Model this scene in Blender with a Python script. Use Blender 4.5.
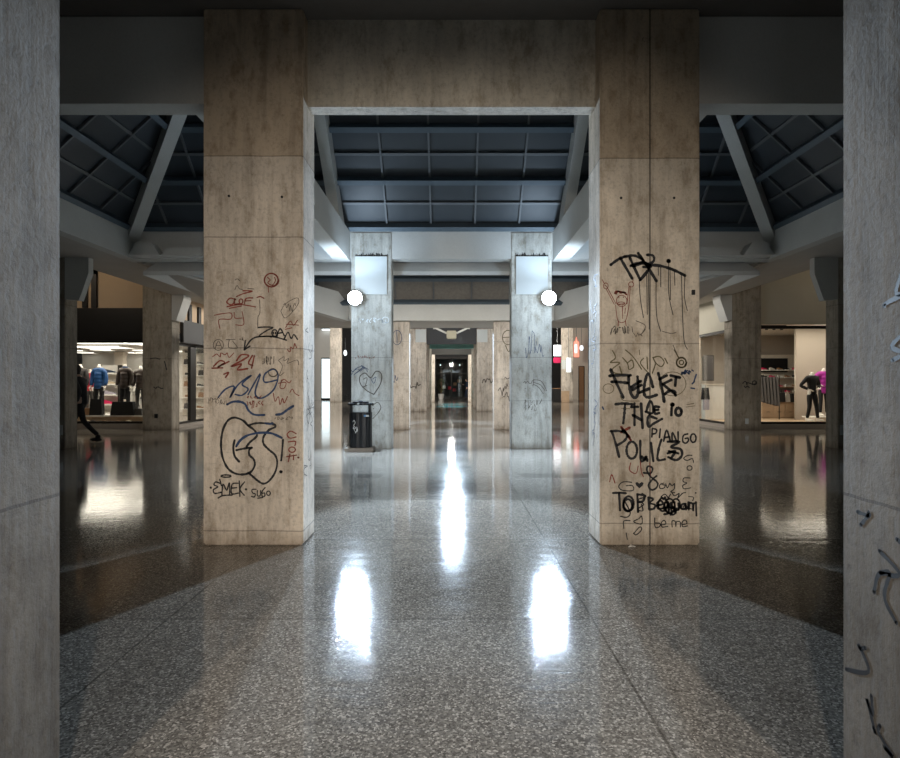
import bpy, bmesh, math, random
from mathutils import Vector, Matrix
random.seed(7)
for o in list(bpy.data.objects): bpy.data.objects.remove(o)
SC = bpy.context.scene
COL = SC.collection
# ---------------------------------------------------------------- camera
F, CX, CY, H = 585.0, 451.5, 384.0, 1.35      # focal length in px, vanishing point, eye height
cam = bpy.data.cameras.new('camera'); camo = bpy.data.objects.new('camera', cam); COL.objects.link(camo)
cam.sensor_fit = 'HORIZONTAL'; cam.sensor_width = 36; cam.lens = F/900*36
cam.shift_x = -1.5/900; cam.shift_y = 5.0/900; cam.clip_end = 300
camo.location = (0, 0, H); camo.rotation_euler = (math.pi/2, 0, 0)
SC.camera = camo
# ---------------------------------------------------------------- world, exposure
w = bpy.data.worlds.new('night'); SC.world = w; w.use_nodes = True
w.node_tree.nodes['Background'].inputs[0].default_value = (0.010, 0.014, 0.022, 1)
w.node_tree.nodes['Background'].inputs[1].default_value = 1.0
SC.view_settings.view_transform = 'Standard'; SC.view_settings.look = 'None'
SC.view_settings.gamma = 1; SC.view_settings.exposure = 0; SC.view_settings.use_curve_mapping = False
P_FLOOD, P_BACK, P_AISLE, P_HALL, P_FAR, P_REAR, P_SHOP = 3500, 330, 13000, 1300, 340, 3600, 44
COOL = (0.62, 0.80, 1.0); WARM = (1.0, 0.89, 0.77); SHOPW = (1.0, 0.87, 0.72)
# ---------------------------------------------------------------- helpers
def PX(u, D): return (u-CX)/F*D
def PZ(v, D): return H-(v-CY)/F*D
def tag(o, label, cat, group=None, kind=None):
    if label: o['label'] = label
    if cat: o['category'] = cat
    if group: o['group'] = group
    if kind: o['kind'] = kind
    return o
def thing(name, label, cat, loc=(0, 0, 0), rz=0, group=None):
    o = bpy.data.objects.new(name, None); COL.objects.link(o); o.empty_display_size = .2
    o.location = loc; o.rotation_euler = (0, 0, rz)
    return tag(o, label, cat, group)
def obj(name, bm, mat, parent=None, loc=None, label=None, smooth=False):
    bmesh.ops.recalc_face_normals(bm, faces=bm.faces[:])
    me = bpy.data.meshes.new(name); bm.to_mesh(me); bm.free()
    o = bpy.data.objects.new(name, me); COL.objects.link(o)
    me.materials.append(mat)
    if smooth:
        for p in me.polygons: p.use_smooth = True
    if parent: o.parent = parent
    if loc: o.location = loc
    if label: o['label'] = label
    return o
def struct(name, bm, mat):
    o = obj(name, bm, mat); o['kind'] = 'structure'; return o
def dup(o, parent=None):
    c = o.copy(); COL.objects.link(c)
    if parent: c.parent = parent
    for ch in [x for x in bpy.data.objects if x.parent == o]: dup(ch, c)
    return c
def box(bm, x0, x1, y0, y1, z0, z1, bev=0):
    r = bmesh.ops.create_cube(bm, size=1)
    vs = r['verts']
    for v in vs:
        v.co = Vector(((x0+x1)/2+v.co.x*(x1-x0), (y0+y1)/2+v.co.y*(y1-y0), (z0+z1)/2+v.co.z*(z1-z0)))
    if bev:
        es = list({e for v in vs for e in v.link_edges})
        bmesh.ops.bevel(bm, geom=es, offset=bev, segments=2, affect='EDGES', clamp_overlap=True)
    return bm
def B(*a, bev=0): return box(bmesh.new(), *a, bev=bev)
def prism(bm, pts, d):
    """extrude the 3-D polygon pts by the vector d"""
    d = Vector(d); a = [bm.verts.new(Vector(p)) for p in pts]; b = [bm.verts.new(Vector(p)+d) for p in pts]
    bm.faces.new(a); bm.faces.new(b[::-1]); n = len(pts)
    for i in range(n): bm.faces.new((a[i], a[(i+1) % n], b[(i+1) % n], b[i]))
    return bm
def beam(bm, a, b, wdt, hgt, up=(0, 0, 1)):
    """rectangular bar from a to b, a/b on the centre of its bottom face"""
    a, b = Vector(a), Vector(b); t = (b-a).normalized(); s = t.cross(Vector(up)).normalized(); n = s.cross(t).normalized()
    s *= wdt/2; n *= hgt
    return prism(bm, [a-s, a+s, a+s+n, a-s+n], b-a)
def tube(bm, pts, r, seg=8, cap=True):
    pts = [Vector(p) for p in pts]
    rs = r if isinstance(r, (list, tuple)) else [r]*len(pts)
    rings = []
    for i, p in enumerate(pts):
        t = (pts[min(i+1, len(pts)-1)]-pts[max(i-1, 0)]).normalized()
        ref = Vector((0, 0, 1)) if abs(t.z) < .9 else Vector((1, 0, 0))
        u = t.cross(ref).normalized(); v = t.cross(u)
        rings.append([bm.verts.new(p+(u*math.cos(6.2832*k/seg)+v*math.sin(6.2832*k/seg))*rs[i]) for k in range(seg)])
    for A, Bq in zip(rings, rings[1:]):
        for k in range(seg): bm.faces.new((A[k], A[(k+1) % seg], Bq[(k+1) % seg], Bq[k]))
    if cap: bm.faces.new(rings[0][::-1]); bm.faces.new(rings[-1])
    return bm
def lathe(bm, prof, c=(0, 0, 0), seg=24, axis='z'):
    c = Vector(c); rings = []
    for r, h in prof:
        ring = []
        for k in range(seg):
            a = 6.28318*k/seg; p = Vector((r*math.cos(a), r*math.sin(a), h))
            if axis == 'y': p = Vector((p.x, p.z, p.y))
            ring.append(bm.verts.new(c+p))
        rings.append(ring)
    for A, Bq in zip(rings, rings[1:]):
        for k in range(seg): bm.faces.new((A[k], A[(k+1) % seg], Bq[(k+1) % seg], Bq[k]))
    if prof[0][0] > 1e-5: bm.faces.new(rings[0][::-1])
    if prof[-1][0] > 1e-5: bm.faces.new(rings[-1])
    return bm
def ell(bm, c, r, seg=16, rot=None):
    q = bmesh.ops.create_uvsphere(bm, u_segments=seg, v_segments=max(8, seg//2+2), radius=1)
    for v in q['verts']:
        p = Vector((v.co.x*r[0], v.co.y*r[1], v.co.z*r[2]))
        if rot: p = rot @ p
        v.co = p+Vector(c)
    return bm
# ---------------------------------------------------------------- materials
class NT:
    def __init__(s, name):
        s.m = bpy.data.materials.new(name); s.m.use_nodes = True; s.t = s.m.node_tree
        s.b = s.t.nodes['Principled BSDF']; s._co = None
    def n(s, ty, **k):
        x = s.t.nodes.new(ty)
        for a, v in k.items(): setattr(x, a, v)
        return x
    def l(s, a, b): s.t.links.new(a, b)
    def co(s, sc=(1, 1, 1), rnd=False):
        tc = s.n('ShaderNodeTexCoord'); out = tc.outputs['Object']
        if rnd:
            oi = s.n('ShaderNodeObjectInfo'); mu = s.n('ShaderNodeMath', operation='MULTIPLY'); mu.inputs[1].default_value = 37
            s.l(oi.outputs['Random'], mu.inputs[0]); ad = s.n('ShaderNodeVectorMath', operation='ADD')
            s.l(out, ad.inputs[0]); s.l(mu.outputs[0], ad.inputs[1]); out = ad.outputs[0]
        mp = s.n('ShaderNodeMapping'); mp.inputs['Scale'].default_value = sc; s.l(out, mp.inputs[0]); return mp.outputs[0]
    def noise(s, co, scale, det=4, rough=.55):
        x = s.n('ShaderNodeTexNoise'); x.inputs['Scale'].default_value = scale; x.inputs['Detail'].default_value = det
        x.inputs['Roughness'].default_value = rough; s.l(co, x.inputs['Vector']); return x.outputs['Fac']
    def ramp(s, f, stops):
        r = s.n('ShaderNodeValToRGB'); e = r.color_ramp.elements
        while len(e) < len(stops): e.new(.5)
        for q, (p, c) in zip(e, stops): q.position = p; q.color = (c, c, c, 1) if isinstance(c, (int, float)) else (*c, 1)
        s.l(f, r.inputs[0]); return r.outputs[0]
    def mix(s, a, b, f, mode='MIX'):
        x = s.n('ShaderNodeMix', data_type='RGBA', blend_type=mode)
        for v, i in ((f, 0), (a, 6), (b, 7)):
            if isinstance(v, (int, float)): x.inputs[i].default_value = v if i == 0 else (v, v, v, 1)
            elif isinstance(v, tuple): x.inputs[i].default_value = (*v, 1)
            else: s.l(v, x.inputs[i])
        return x.outputs[2]
    def math(s, op, a, b=0):
        x = s.n('ShaderNodeMath', operation=op)
        for v, i in ((a, 0), (b, 1)):
            if isinstance(v, (int, float)): x.inputs[i].default_value = v
            else: s.l(v, x.inputs[i])
        return x.outputs[0]
    def band(s, v, c, hw):   # 1 where |v-c|<hw
        return s.math('LESS_THAN', s.math('ABSOLUTE', s.math('SUBTRACT', v, c)), hw)
    def bump(s, h, st, d=.02):
        x = s.n('ShaderNodeBump'); x.inputs['Strength'].default_value = st; x.inputs['Distance'].default_value = d
        s.l(h, x.inputs['Height']); s.l(x.outputs[0], s.b.inputs['Normal'])
    def xyz(s):
        tc = s.n('ShaderNodeTexCoord'); q = s.n('ShaderNodeSeparateXYZ'); s.l(tc.outputs['Object'], q.inputs[0]); return q.outputs
    def base(s, c): s.l(c, s.b.inputs['Base Color'])
def plain(name, c, rough=.6, metal=0, var=.12, scale=9, emit=0, alpha=None):
    m = NT(name); f = m.noise(m.co(rnd=True), scale, 3)
    cc = m.mix(tuple(x*(1-var) for x in c), tuple(min(1, x*(1+var)) for x in c), f); m.base(cc)
    m.b.inputs['Roughness'].default_value = rough; m.b.inputs['Metallic'].default_value = metal
    if emit: m.b.inputs['Emission Color'].default_value = (*c, 1); m.b.inputs['Emission Strength'].default_value = emit
    return m.m
def concrete(name, c, joints=(), seam=None, upper=None, stain=.5, streak=1.0):
    m = NT(name)
    big = m.noise(m.co((1, 1, .5), True), 1.6, 5, .6)
    st = m.noise(m.co((7, 7, .55), True), 1.3, 6, .65)
    fine = m.noise(m.co(rnd=True), 38, 5, .7)
    col = m.mix(tuple(x*.72 for x in c), tuple(min(1, x*1.2) for x in c), m.ramp(big, [(.3, 0), (.7, 1)]))
    col = m.mix(col, m.ramp(st, [(.33, (.45, .42, .38)), (.52, (1, 1, 1)), (.8, (1.0, .97, .92))]), .55*streak, 'MULTIPLY')
    col = m.mix(col, m.ramp(fine, [(.3, .62), (.5, 1), (.75, 1.0)]), .7, 'MULTIPLY')
    mid = m.noise(m.co((1.6, 1.6, .8), True), 5.5, 6, .7)
    col = m.mix(col, m.ramp(mid, [(.34, (.62, .57, .50)), (.5, (1, 1, 1)), (.72, (1.12, 1.10, 1.06))]), .8, 'MULTIPLY')
    pit = m.ramp(m.noise(m.co((1, 1, .6), True), 11, 8, .8), [(.30, .3), (.37, 1)])
    col = m.mix(col, pit, stain, 'MULTIPLY')
    x, y, z = m.xyz()
    for j in joints:
        wv = m.math('ADD', z, m.math('MULTIPLY', m.math('SUBTRACT', big, .5), .03))
        col = m.mix(col, .30, m.math('MULTIPLY', m.band(wv, j, .005), .6), 'MULTIPLY')
    if seam is not None: col = m.mix(col, .12, m.math('MULTIPLY', m.band(x, seam, .006), .85), 'MULTIPLY')
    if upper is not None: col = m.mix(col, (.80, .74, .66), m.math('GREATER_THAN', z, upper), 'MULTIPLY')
    # grime at the foot, where mops and shoes reach
    g = m.ramp(m.math('ADD', z, m.math('MULTIPLY', st, .2)), [(.06, (.40, .34, .28)), (.26, (1, 1, 1))])
    col = m.mix(col, g, .75, 'MULTIPLY')
    m.base(col); m.b.inputs['Roughness'].default_value = .82
    m.bump(m.math('ADD', fine, m.math('MULTIPLY', st, 1.5)), .5, .012)
    return m.m
M = {}
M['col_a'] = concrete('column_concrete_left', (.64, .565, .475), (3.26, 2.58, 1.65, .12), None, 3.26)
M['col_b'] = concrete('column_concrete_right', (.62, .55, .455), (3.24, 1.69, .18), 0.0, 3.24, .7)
M['col_grey'] = concrete('column_concrete_grey', (.56, .56, .52), (3.2, 1.9, 1.0), None, None, .35)
M['col_cream'] = concrete('column_concrete_cream', (.66, .60, .53), (2.6, 1.5), None, None, .3)
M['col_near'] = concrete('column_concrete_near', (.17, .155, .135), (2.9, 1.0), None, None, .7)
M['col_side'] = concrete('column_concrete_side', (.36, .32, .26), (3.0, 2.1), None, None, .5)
def painted(name, c):
    m = NT(name); f = m.noise(m.co(rnd=True), 1.7, 5); g = m.noise(m.co(rnd=True), 45, 4, .7)
    col = m.mix(tuple(x*.88 for x in c), tuple(min(1, x*1.08) for x in c), f)
    col = m.mix(col, m.ramp(g, [(.3, .86), (.55, 1)]), .6, 'MULTIPLY'); m.base(col)
    m.b.inputs['Roughness'].default_value = .8; m.bump(g, .25, .006); return m.m
M['beam'] = painted('painted_concrete', (.60, .60, .57))
M['soffit'] = painted('soffit_plaster', (.50, .47, .43))
M['weath'] = concrete('weathered_beam', (.62, .57, .48), (), None, None, .6, .7)
M['panel'] = plain('dark_roof_panel', (.042, .052, .062), .45, 0, .25, 1.2)
M['panel2'] = plain('brown_roof_panel', (.17, .155, .135), .7, 0, .35, 14)
M['purlin'] = plain('blue_grey_steel', (.085, .115, .14), .5, .1, .1)
M['rib'] = plain('grey_steel_rib', (.13, .14, .15), .5, .2, .1)
M['ceil'] = plain('dark_ceiling', (.16, .15, .14), .9)
M['black'] = plain('black_paint', (.012, .012, .013), .45)
M['frame'] = plain('dark_window_frame', (.02, .018, .016), .35, .4)
M['tanwall'] = plain('tan_plaster', (.62, .47, .32), .85, 0, .06, 3)
M['beigewall'] = plain('beige_plaster', (.52, .49, .40), .85, 0, .06, 3)
M['white'] = plain('white_paint', (.80, .78, .74), .6, 0, .04)
M['cream'] = plain('cream_panel', (.72, .66, .58), .7, 0, .05)
M['greyp'] = plain('grey_plate', (.60, .64, .64), .6, 0, .05, 4)
M['wood'] = plain('pale_wood', (.50, .36, .24), .5, 0, .2, 6)
M['stone'] = plain('threshold_stone', (.34, .30, .26), .5, 0, .15)
M['dark'] = plain('dark_wall', (.03, .03, .032), .6)
M['skin'] = plain('skin', (.55, .36, .27), .55, 0, .04)
M['manneq'] = plain('mannequin_white', (.82, .78, .72), .35, 0, .03)
M['cblack'] = plain('black_cloth', (.014, .014, .016), .85)
M['cnavy'] = plain('navy_cloth', (.02, .035, .07), .85)
M['cgrey'] = plain('charcoal_cloth', (.07, .065, .065), .85)
M['cblue'] = plain('blue_puffer', (.015, .08, .24), .5)
M['cbrown'] = plain('brown_puffer', (.055, .04, .035), .4)
M['cmag'] = plain('magenta_puffer', (.38, .02, .30), .55)
M['cred'] = plain('red_cloth', (.55, .04, .06), .7)
M['ckhaki'] = plain('khaki_cloth', (.45, .38, .28), .8)
M['hair'] = plain('dark_hair', (.025, .018, .014), .6)
M['tee'] = plain('pale_jersey', (.6, .58, .55), .8)
M['pink'] = plain('pink_red_fabric', (.75, .03, .14), .5)
M['lilac'] = plain('lilac_fabric', (.45, .42, .50), .6)
M['brownl'] = plain('brown_leather', (.30, .16, .08), .5)
M['green'] = plain('olive_leaf', (.22, .26, .06), .6, 0, .4, 20)
M['bin'] = plain('bin_dark_metal', (.022, .025, .03), .35, .3, .1)
M['teal_lit'] = plain('teal_lit_concrete', (.20, .48, .46), .6)  # teal lamplight on the passage beam, put into its colour
M['ink'] = plain('black_spray', (.012, .012, .014), .55, 0, .3)
M['inkthin'] = plain('grey_marker', (.10, .085, .07), .8, 0, .3)
M['inkblue'] = plain('blue_spray', (.02, .05, .13), .6, 0, .3)
M['inkred'] = plain('red_marker', (.22, .045, .03), .8, 0, .3)
M['inkwhite'] = plain('white_chalk', (.75, .80, .82), .8, 0, .1)
M['inkolive'] = plain('olive_marker', (.13, .11, .055), .8, 0, .3)
def emis(name, c, s):
    m = bpy.data.materials.new(name); m.use_nodes = True; b = m.node_tree.nodes['Principled BSDF']
    b.inputs['Base Color'].default_value = (.8, .8, .8, 1); b.inputs['Emission Color'].default_value = (*c, 1); b.inputs['Emission Strength'].default_value = s
    return m
M['bulb'] = emis('flood_lamp_glass', (.86, .94, 1), 24)
M['tube'] = emis('ceiling_light_diffuser', (1, .93, .82), 2.0)
M['signred'] = emis('lit_red_sign', (1, .10, .03), 1.6)
M['signwhite'] = emis('lit_white_sign', (.85, .95, 1), 1.6)
M['signcyan'] = emis('lit_pale_window', (.80, .95, 1), 1.5)
def glassm():
    m = bpy.data.materials.new('shop_glass'); m.use_nodes = True; t = m.node_tree; t.nodes.clear()
    o = t.nodes.new('ShaderNodeOutputMaterial'); mx = t.nodes.new('ShaderNodeMixShader'); tr = t.nodes.new('ShaderNodeBsdfTransparent')
    gl = t.nodes.new('ShaderNodeBsdfGlossy'); gl.inputs['Roughness'].default_value = .03; lw = t.nodes.new('ShaderNodeLayerWeight')
    lw.inputs[0].default_value = .5; pw = t.nodes.new('ShaderNodeMath'); pw.operation = 'POWER'; pw.inputs[1].default_value = 4; t.links.new(lw.outputs['Facing'], pw.inputs[0])
    fr = t.nodes.new('ShaderNodeMath'); fr.operation = 'MULTIPLY_ADD'; fr.inputs[1].default_value = .6; fr.inputs[2].default_value = .04; t.links.new(pw.outputs[0], fr.inputs[0])
    tr.inputs[0].default_value = (.93, .95, .94, 1)
    t.links.new(fr.outputs[0], mx.inputs[0]); t.links.new(tr.outputs[0], mx.inputs[1]); t.links.new(gl.outputs[0], mx.inputs[2]); t.links.new(mx.outputs[0], o.inputs[0])
    return m
M['glass'] = glassm()
def floorm():
    m = NT('terrazzo_floor'); co = m.co()
    v = m.n('ShaderNodeTexVoronoi'); v.inputs['Scale'].default_value = 120; m.l(co, v.inputs['Vector'])
    sep = m.n('ShaderNodeSeparateColor'); m.l(v.outputs['Color'], sep.inputs[0])
    chip = m.ramp(sep.outputs[0], [(0, (.10, .094, .088)), (.45, (.20, .19, .178)), (.80, (.28, .27, .25)), (.96, (.50, .48, .45))])
    patch = m.noise(co, .55, 5, .6)
    col = m.mix(chip, m.ramp(patch, [(.3, (.70, .68, .66)), (.7, (1.05, 1.03, 1.0))]), .8, 'MULTIPLY')
    x, y, z = m.xyz()
    # slabs: slightly different casts between joints
    br = m.n('ShaderNodeTexBrick'); br.offset = 0; br.inputs['Scale'].default_value = 1; br.inputs['Brick Width'].default_value = 2.44
    br.inputs['Row Height'].default_value = 1.72; br.inputs['Mortar Size'].default_value = .006; br.inputs['Mortar Smooth'].default_value = 0
    br.inputs['Color1'].default_value = (1, 1, 1, 1); br.inputs['Color2'].default_value = (.80, .79, .77, 1); br.inputs['Mortar'].default_value = (.35, .34, .33, 1)
    mp = m.n('ShaderNodeMapping'); mp.inputs['Location'].default_value = (1.63, .08, 0); m.l(m.n('ShaderNodeTexCoord').outputs['Object'], mp.inputs[0]); m.l(mp.outputs[0], br.inputs['Vector'])
    col = m.mix(col, br.outputs['Color'], .8, 'MULTIPLY')
    # two darker strips laid across the aisle
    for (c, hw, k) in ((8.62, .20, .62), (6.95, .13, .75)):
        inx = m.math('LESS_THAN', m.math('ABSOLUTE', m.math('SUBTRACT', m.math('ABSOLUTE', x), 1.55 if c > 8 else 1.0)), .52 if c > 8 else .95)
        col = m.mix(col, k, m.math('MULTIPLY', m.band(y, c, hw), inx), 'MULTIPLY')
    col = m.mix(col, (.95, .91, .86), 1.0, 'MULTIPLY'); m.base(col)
    scr = m.noise(m.co((1, 3, 1)), 3.2, 6, .7)
    rg = m.ramp(m.math('ADD', m.math('MULTIPLY', patch, .5), m.math('MULTIPLY', scr, .5)), [(.35, .05), (.65, .10)])
    m.l(rg, m.b.inputs['Roughness']); m.b.inputs['IOR'].default_value = 1.47
    wave = m.noise(m.co((.5, 5, 1)), 2.2, 3, .6); fine = m.noise(co, 9, 4, .6); m.bump(m.math('ADD', m.math('ADD', fine, m.math('MULTIPLY', wave, 2.5)), m.math('MULTIPLY', sep.outputs[1], .12)), .07, .006)
    return m.m
M['floor'] = floorm()
# ---------------------------------------------------------------- the setting
struct('floor', B(-22, 22, -14, 62, -.2, 0), M['floor'])
XI, CW, CD = 1.245, .838, .41      # aisle half width, column width and depth
BB, BT = 3.746, 4.5                 # beam bottom, beam top
# flat ceiling over the camera and behind it
struct('ceiling', B(-22, 22, -14, 5.32, BT, BT+.2), M['ceil'])
# perimeter soffits beside the roof lights (flat, at the bottom of the beams)
for s, nm in ((-1, 'left'), (1, 'right')):
    xs = sorted((s*6.85, s*16))
    x2 = sorted((s*6.85, s*8.24))
    struct('ceiling_'+nm, box(B(xs[0], xs[1], 5.33, 12.56, 3.98, 4.12), x2[0], x2[1], 12.56, 25, 3.98, 4.12), M['soffit'])
    struct('ceiling_upper_'+nm, B(*sorted((s*8.24, s*22)), 12.56, 19.6, 6.5, 6.7), M['soffit'])
struct('ceiling_middle', prism(prism(prism(bmesh.new(),
    [(-2.95, 17.05, 3.2), (2.95, 17.05, 3.2), (2.95, 19.3, 3.2), (-2.95, 19.3, 3.2)], (0, 0, .12)),
    [(-2.96, 17.1, 3.2), (-2.96, 19.3, 3.2), (-6.6, 19.3, 3.2), (-6.6, 12.8, 3.2+.7)], (0, 0, .12)),
    [(2.96, 17.1, 3.2), (2.96, 19.3, 3.2), (6.6, 19.3, 3.2), (6.6, 12.8, 3.2+.7)], (0, 0, .12)), M['soffit'])
struct('ceiling_far', B(-22, 22, 19.6, 62, 6.5, 6.7), M['ceil'])
struct('wall_left', B(-16.3, -16, -14, 62, 0, 7), M['dark'])
struct('wall_right', B(16, 16.3, -14, 62, 0, 7), M['dark'])
struct('wall_rear', B(-16, 16, -14.3, -14, 0, 7), M['dark'])
# ---------------------------------------------------------------- columns
def column(label, x0, y0, mat, top=BT, w=CW, d=CD, group='concrete columns', chips=True):
    t = thing('concrete_column', label, 'column', (x0+w/2, y0+d/2, 0), 0, group)
    bm = B(-w/2, w/2, -d/2, d/2, 0, top, bev=.012)
    obj('shaft', bm, mat, t); return t
def side(s, x, w=CW): return x if s > 0 else -x-w
cols = {}
for s, nm in ((-1, 'left'), (1, 'right')):
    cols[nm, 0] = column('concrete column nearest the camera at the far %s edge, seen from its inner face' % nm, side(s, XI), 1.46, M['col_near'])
cols['left', 1] = column('large tan concrete column in the foreground with EMEK and ZOAN tags', side(-1, XI), 4.905, M['col_a'])
cols['right', 1] = column('large tan concrete column in the foreground with TBK tag and THE POLICE lettering', side(1, XI), 4.905, M['col_b'])
cols['left', 2] = column('grey concrete column with a marker heart behind the black litter bin', side(-1, XI), 12.15, M['col_grey'])
cols['right', 2] = column('grey concrete column under the right flood lamp, no bin at its foot', side(1, XI), 12.15, M['col_grey'])
for s, nm in ((-1, 'left'), (1, 'right')):
    cols[nm, 3] = column('cream concrete column just behind the %s flood lamp column' % nm, side(s, XI), 17.25, M['col_cream'], 3.2)
    cols[nm, 4] = column('concrete column with small grey head plate, %s side of the far passage mouth' % nm, side(s, XI), 29, M['col_cream'], 4.1)
    for k, (y, adj) in enumerate(((33, 'first'), (36.5, 'second'), (43.7, 'third'))):
        column('%s concrete column inside the far passage on the %s side' % (adj, nm), side(s, XI), y, M['col_cream'], 4.1)
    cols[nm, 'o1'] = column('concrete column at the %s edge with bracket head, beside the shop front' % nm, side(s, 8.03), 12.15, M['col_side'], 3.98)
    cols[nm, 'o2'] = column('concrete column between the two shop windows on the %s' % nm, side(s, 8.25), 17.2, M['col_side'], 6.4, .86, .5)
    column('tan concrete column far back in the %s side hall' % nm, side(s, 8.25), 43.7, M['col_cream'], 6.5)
# head plates, socket plates
for nm, s in (('left', -1), ('right', 1)):
    t = cols[nm, 2]
    obj('head_plate', B(-.33, .33, -.245, -.206, PZ(293, 11.95), PZ(254.5, 11.95), bev=.004), M['greyp'], t, label='smooth pale grey plate')
    bm = bmesh.new()
    for k in range(46):
        x = -.33+.66*k/45; h = random.uniform(.02, .09); box(bm, x-.004, x+.004+random.random()*.008, -.2085, -.2055, PZ(254.5, 11.95)+.002, PZ(254.5, 11.95)+h)
    obj('soot_drip', bm, M['ink'], t, label='black runs above the plate')
    t = cols[nm, 4]
    obj('head_plate', B(-.12, .40, -.245, -.206, PZ(342, 28.8), 4.05) if s < 0 else B(-.40, .12, -.245, -.206, PZ(342, 28.8), 4.05), M['greyp'], t)
    # brackets on outer columns
    t = cols[nm, 'o1']; i = -s
    z0, z1 = PZ(298, 12), 3.975
    obj('bracket', prism(bmesh.new(), [(i*.425, -.22, z0), (i*.72, -.22, z0-.03), (i*.92, -.22, PZ(272, 12)), (i*.92, -.22, z1), (i*.425, -.22, z1)], (0, .16, 0)), M['beam'], t)
    obj('socket_plate', B(i*.33-.05, i*.33+.05, -.225, -.206, PZ(435, 12.15), PZ(425, 12.15), bev=.004), M['greyp'], t)
    t = cols[nm, 'o2']
    z0 = PZ(320, 17.2)
    obj('bracket', prism(bmesh.new(), [(i*.431, -.25, z0), (i*.56, -.25, z0-.02), (i*.78, -.25, 3.85), (i*.78, -.25, 3.975), (i*.431, -.25, 3.975)], (0, .5, 0)), M['beam'], t)
obj('socket_plate', B(-.05, .05, -.268, -.251, PZ(424, 17.2), PZ(418.5, 17.2), bev=.004), M['greyp'], cols['right', 'o2'])
obj('socket_box', B(-.06, .03, -.30, -.251, PZ(418, 17.2), PZ(414, 17.2), bev=.004), M['black'], cols['left', 'o2'])
# ---------------------------------------------------------------- beams
def bm_thing(label, bm, mat, loc=(0, 0, 0), group='concrete beams under the roof'):
    o = obj('concrete_beam', bm, mat); tag(o, label, 'beam', group); return o
bm_thing('weathered concrete beam joining the two graffitied foreground columns', B(-XI, XI, 5.06, 5.21, BB, BT), M['weath'])
for s, nm in ((-1, 'left'), (1, 'right')):
    xs = sorted((s*(XI+CW), s*16))
    bm_thing('concrete beam running %s from the %s foreground column' % (nm, nm), B(xs[0], xs[1], 5.0, 5.21, BB, BT-.01), M['beam'])
    xs = sorted((s*(XI+CW+.001), s*6.8))
    bm_thing('pale concrete beam running %s from the %s flood lamp column' % (nm, nm), B(xs[0], xs[1], 12.16, 12.5, 3.95, 4.58), M['beam'])
    xs = sorted((s*2.10, s*2.42))
    bm_thing('concrete beam from the %s foreground column back to the %s lamp column' % (nm, nm), B(xs[0], xs[1], 5.33, 12.155, 3.9, 4.5), M['beam'])
    xs = sorted((s*6.62, s*6.845))
    bm_thing('concrete beam along the outer %s edge of the roof light' % nm, B(xs[0], xs[1], 5.33, 12.155, 3.95, 4.58), M['beam'])
    # faceted corner block
    bmq = bmesh.new(); x = s*6.55
    for (a, b2, dy) in ((0, .62, .30), (.62, 1.75, .22)):
        prism(bmq, [(x-s*a, 12.15, 3.97), (x-s*b2, 12.15, 3.97), (x-s*(b2-.16), 12.15, 4.22 if a == 0 else 4.14), (x-s*(a+.16), 12.15, 4.22 if a == 0 else 4.14)], (0, -dy, 0))
    tag(obj('corner_block', bmq, M['beam']), 'faceted concrete block at the foot of the %s sloping roof rib' % nm, 'block', 'corner blocks')
    # raking beam of the lower roof light
    a = Vector((s*2.98, 17.05, 3.18)); b = Vector((s*6.55, 12.62, 3.98))
    bm_thing('slanting concrete beam behind the %s flood lamp column' % nm, prism(bmesh.new(), [a, b, b+Vector((0, 0, .5)), a+Vector((0, 0, .78))], (s*.22, .2, 0)), M['beam'])
bm_thing('pale concrete beam joining the two flood lamp columns', B(-XI-CW, XI+CW, 12.17, 12.5, 3.955, 4.59), M['beam'])
bm_thing('lower pale concrete beam above the cream columns in the aisle', B(-2.95, 2.95, 16.8, 17.04, PZ(320.5, 16.8), PZ(304.5, 16.8)), M['beam'])
bm_thing('dark beam closing the top of the far passage mouth', B(-XI, XI, 29.1, 29.35, PZ(344, 29), 4.9), M['dark'])  # unlit beam, its shade is put into the dark colour
bm_thing('teal lit beam across the far passage', B(-XI, XI, 33.1, 33.35, PZ(348.5, 33.1), PZ(344.5, 33.1)+.4), M['teal_lit'])
bm_thing('grey beam across the far passage behind the teal one', B(-XI, XI, 36.6, 36.85, PZ(354.5, 36.6), 3.9), M['ceil'])
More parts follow.
